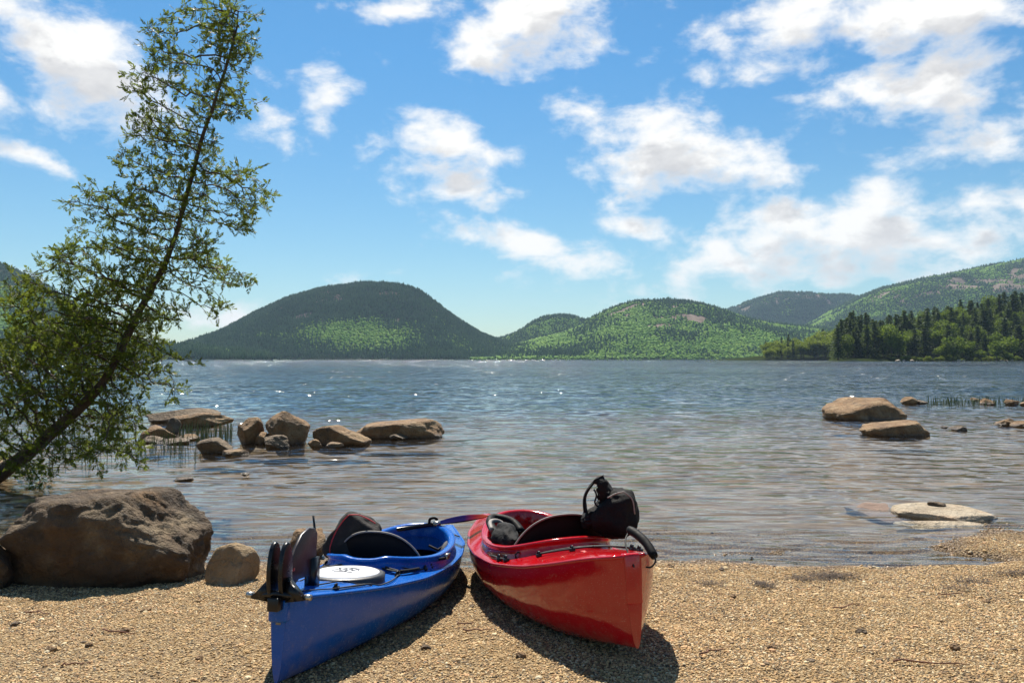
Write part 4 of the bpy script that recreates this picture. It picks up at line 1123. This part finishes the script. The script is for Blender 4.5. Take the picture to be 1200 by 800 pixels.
# ---- red kayak
RD = Kayak('kayak', 'glossy red kayak with a black carry handle at its raised stern', 3.2, (.553, 3.50, .232), R(13.8), R(-4.6), R(-1.5),
  [(0,.042),(.03,.125),(.08,.215),(.16,.31),(.26,.365),(.38,.398),(.5,.40),(.62,.37),(.78,.27),(.9,.15),(1,.02)],
  [(0,.50),(.05,.475),(.12,.425),(.2,.375),(.35,.315),(.5,.295),(.7,.30),(.88,.31),(1,.34)],
  [(0,.008),(.05,.02),(.12,.045),(.2,.06),(.33,.06),(.5,.075),(.65,.10),(.8,.07),(.95,.015),(1,.01)],
  [(0,.105),(.04,.085),(.1,.05),(.2,.015),(.32,0),(.7,0),(.88,.02),(1,.09)],
  (1.50, .62, .315), M['red'])
K = RD
K.seatback(1.10, .31, .16, .575, .12, .07)
o = obj('stem_cap', *box_geo((0,.022,.40), (.082,.05,.222)), M['red'], K.root); bevel(o, .012, 3)
# carry handle
def pl(px, py, Y): return tuple(K.Mi @ P(px, py, Y))
hp = smoothpath([pl(737,620,3.72), pl(748,627,3.66), pl(758,637,3.6), pl(767,652,3.54)], 16)
hd = tube('carry_handle', hp, [.017,.020]+[.0205]*12+[.020,.017], M['black'], K.root, 12)
tube('handle_cord', smoothpath([pl(738,621,3.72), pl(733,632,3.66), pl(735,645,3.6), pl(743,664,3.52)], 16), .004, M['cord'], hd, 6)
tube('handle_cord', smoothpath([pl(767,651,3.54), pl(768,658,3.53), pl(763,664,3.53), pl(757,664,3.55)], 12), .004, M['cord'], hd, 6)
for pts in ([(-.22,.76),(.0,.66),(.10,.52),(.16,.36)], [(-.22,.76),(-.10,.62),(.02,.56),(.13,.40)], [(-.05,.64),(.08,.66),(.2,.55),(.22,.45)]):
    K.cord(pts, .0052, .014)
for (x, y) in ((-.22,.76),(-.08,.62),(.15,.37),(.22,.45)): K.fitting(x, y, 1.1)
for (x, y) in ((-.285,1.0),(-.315,1.22)): 
    z = float(K.deckz(x, y)); tube('deck_hook', [(x,y,z),(x-.004,y,z+.02),(x+.012,y,z+.032),(x+.026,y,z+.026)], .005, M['black_hard'], K.root, 6)
for (x, y) in ((-.338,1.02),(-.35,1.14)): K.fitting(x, y, 1.3)
tube('deck_cord', K.taut([(-.338,1.02),(-.35,1.14),(-.362,1.3)], .014), .006, M['cord'], K.root, 6)
obj('maker_patch', *box_geo((-.075,.44,float(K.deckz(-.075,.44))+.001), (.022,.05,.003)), M['red_print'], K.root)
for sg in (-1, 1):                                   # padded thigh braces folded into the cockpit
    V, F = ICO[4]; n_ = fbm(V*1.6+sg*5, 3)
    quads_obj('thigh_brace', V*(1+.3*n_)[:, None]*np.array([.07,.25,.075])+np.array([sg*.25,1.38,.42]), F, M['vest_black'], K.root)
tube('brace_loop', smoothpath([(-.28,1.50,.42),(-.29,1.64,.475),(-.24,1.74,.495),(-.14,1.68,.47),(-.10,1.58,.41)], 20), .026, M['black'], K.root, 8)
tube('brace_strap', smoothpath([(-.31,1.50,.45),(-.295,1.60,.485),(-.23,1.64,.48),(-.18,1.60,.43)], 16), .015, M['piping_grey'], K.root, 6)

# ------------------------------------------------------------------ gear lying in the kayaks
def lump(V, amp, fr, seed):
    n = fbm(V*fr+seed, 3); fold = 1-np.abs(fbm(V*fr*1.3+seed+31, 2))*1.6
    return V*(1+amp*n+amp*.6*fold)[:, None]
def band(pts, wd, th, nrm):                       # flat strap along a path
    pts = [Vector(p) for p in smoothpath(pts, 30)]; V = []; n = len(pts)
    for i, p in enumerate(pts):
        t_ = (pts[min(i+1, n-1)]-pts[max(i-1, 0)]).normalized(); sd = Vector(nrm)-t_*t_.dot(Vector(nrm)); sd.normalize(); up = t_.cross(sd)
        w_ = wd*(1+.18*math.sin(i*.9)); 
        V += [p+sd*w_+up*th, p-sd*w_+up*th*.6, p-sd*w_-up*th, p+sd*w_-up*th*.7]
    return V, [tuple(f) for f in grid_faces(n, 4, True)]+[(0,1,2,3), (4*n-1,4*n-2,4*n-3,4*n-4)]
# black vest on the red kayak
c = P(722, 599, 4.45); root = empty('life_vest', tuple(c))
def rl(px, py, Y): return tuple(P(px, py, Y)-c)
V, F = ICO[5]
acc = np.full(len(V), 1/1.15**12)
for n_, d_ in (((-.75,0,.66),.72),((.15,-.1,1),.88),((.95,0,.3),.88),((.9,0,-.45),.9),((0,-1,.1),.8),((0,1,0),.85),((-.3,-.6,-.8),.9),((-.2,-.75,.5),.85),((.6,-.7,.2),.92)):
    n_ = np.array(n_)/np.linalg.norm(n_); acc += np.maximum(V@n_/d_, 0)**12
body = V*(acc**(-1/12))[:, None]
body = lump(body, .10, 1.7, 3)*np.array([.135,.13,.135])
quads_obj('vest_panel', body, F, M['vest_black'], root)
flap = lump(V, .12, 1.6, 9)*np.array([.10,.09,.05]); rot = np.array(Matrix.Rotation(R(-24), 3, 'Y')); flap = flap@rot.T+np.array(rl(700,604,4.50))
quads_obj('vest_panel', flap, F, M['vest_black'], root)
o = obj('shoulder_strap', *band([rl(686,600,4.45), rl(685,584,4.46), rl(690,572,4.47), rl(700,561,4.48), rl(708,563,4.48), rl(714,571,4.47), rl(722,580,4.46)], .05, .012, (.25,1,0)), M['vest_black'], root)
o.modifiers.new('sub', 'SUBSURF').levels = 2; o.modifiers['sub'].render_levels = 2
o = obj('shoulder_strap', *band([rl(701,561,4.44), rl(706,568,4.42), rl(706,578,4.42), rl(709,586,4.43)], .035, .022, (1,.3,0)), M['vest_black'], root)
o.modifiers.new('sub', 'SUBSURF').levels = 2; o.modifiers['sub'].render_levels = 2
tube('side_cord', smoothpath([rl(696,573,4.42), rl(699,580,4.41), rl(697,588,4.41), rl(700,593,4.41)], 12), .005, M['cord'], root, 6)
tube('buckle_tab', [rl(738,612,4.42), rl(743,617,4.41)], [.014,.008], M['black_hard'], root, 6)
for path_ in ([(712,583),(722,578),(731,576)], [(731,576),(741,585),(744,602)]):
    tube('seam', smoothpath([rl(a, b, 4.325+.0*k) for k, (a, b) in enumerate(path_)], 12), .004, M['piping_grey'], root, 6)
tag(root, 'crumpled black life vest with an arm loop piled on the red kayak seat', 'life vest')
# charcoal vest with red piping on the blue kayak
c = P(413, 627, 4.80); root = empty('life_vest', tuple(c))
acc = np.full(len(V), 1/1.2**12)
for n_, d_ in (((-.80,0,.55),.62),((.55,0,.85),.72),((0,-1,.2),.7),((0,1,0),.8),((1,0,0),1.0),((-.2,0,-1),.95)):
    n_ = np.array(n_)/np.linalg.norm(n_); acc += np.maximum(V@n_/d_, 0)**12
body = V*(acc**(-1/12))[:, None]; body = lump(body, .09, 1.8, 17)*np.array([.17,.12,.155])
quads_obj('vest_panel', body, F, M['vest_grey'], root)
for path_ in ([(387,650),(387,640),(393,624),(402,610),(409,603)], [(409,603),(420,603),(432,608),(440,613)]):
    tube('piping', smoothpath([rl(a, b, 4.68) for a, b in path_], 16), .0035, M['piping_red'], root, 6)
tag(root, 'charcoal life vest with red piping slumped beside the blue kayak seat', 'life vest')
# half paddle across the blue foredeck
def paddle():
    tip, rt = P(573, 604.5, 5.72), P(514, 613, 5.66); end = P(405, 629, 5.60)
    root = empty('paddle', tuple(rt))
    tube('shaft', [tuple(end-rt), (0,0,0)], .015, M['black_hard'], root, 10)
    tube('ferrule', [tuple((end-rt)*.06), tuple((end-rt)*-.02)], .019, M['metal'], root, 10)
    ax = (tip-rt); L_ = ax.length; ax.normalize(); n = 26; V = []
    sd = Vector((0,1,.12)); sd = (sd-ax*ax.dot(sd)).normalized(); up = ax.cross(sd)
    for i in range(n):
        u = i/(n-1); wd = .062*math.sin(math.pi*min(1, u*.86+.10))**.7*(1 if u < .9 else (1-(u-.9)*6)) if i else .016
        for j in range(9):
            v = -1+j/4; p = ax*(u*L_)+sd*(wd*v)+up*(.022*(v*v)*math.sin(math.pi*u)-.012*math.sin(u*math.pi)); V.append(p)
    m, t, b = material('paddle_blade'); ob = opos(t); sp = t.add('ShaderNodeSeparateXYZ'); t.l.new(ob, sp.inputs[0])
    t.l.new(t.ramp(t.maprange(sp.outputs[0], 0, L_, 0, 1), [(0,(.004,.008,.05)),(.5,(.012,.008,.045)),(.72,(.12,.012,.016)),(1,(.20,.04,.016))]), b.inputs['Base Color']); b.inputs['Roughness'].default_value = .5; b.inputs['Specular IOR Level'].default_value = .0
    o = obj('blade', V, [tuple(f) for f in grid_faces(n, 9)], m, root); s_ = o.modifiers.new('solid', 'SOLIDIFY'); s_.thickness = .006
    tube('paddle_hook', smoothpath([tuple(P(503,613,5.64)-rt), tuple(P(504,608,5.64)-rt), tuple(P(509,606.5,5.64)-rt), tuple(P(513,609,5.64)-rt)], 14), .010, M['black'], root, 8)
    tag(root, 'dark blue paddle with a reddish blade tip lying across the blue kayak', 'paddle')
paddle()

# ------------------------------------------------------------------ summer air between here and the far hills
V, F = box_geo((0, 4200, 307), (16500, 9000, 622))
hz_o = obj('haze', V, F, None, smooth=False); tag(hz_o, 'thin summer haze over the lake', 'haze', None, 'stuff')
m = bpy.data.materials.new('haze'); m.use_nodes = True; t = NT(m.node_tree); t.n.clear()
pv_ = t.add('ShaderNodeVolumePrincipled'); pv_.inputs['Color'].default_value = (.55,.75,1.0,1); pv_.inputs['Density'].default_value = 4.8e-5; pv_.inputs['Anisotropy'].default_value = 0.0
o_ = t.add('ShaderNodeOutputMaterial'); t.l.new(pv_.outputs[0], o_.inputs['Volume']); hz_o.data.materials.append(m)
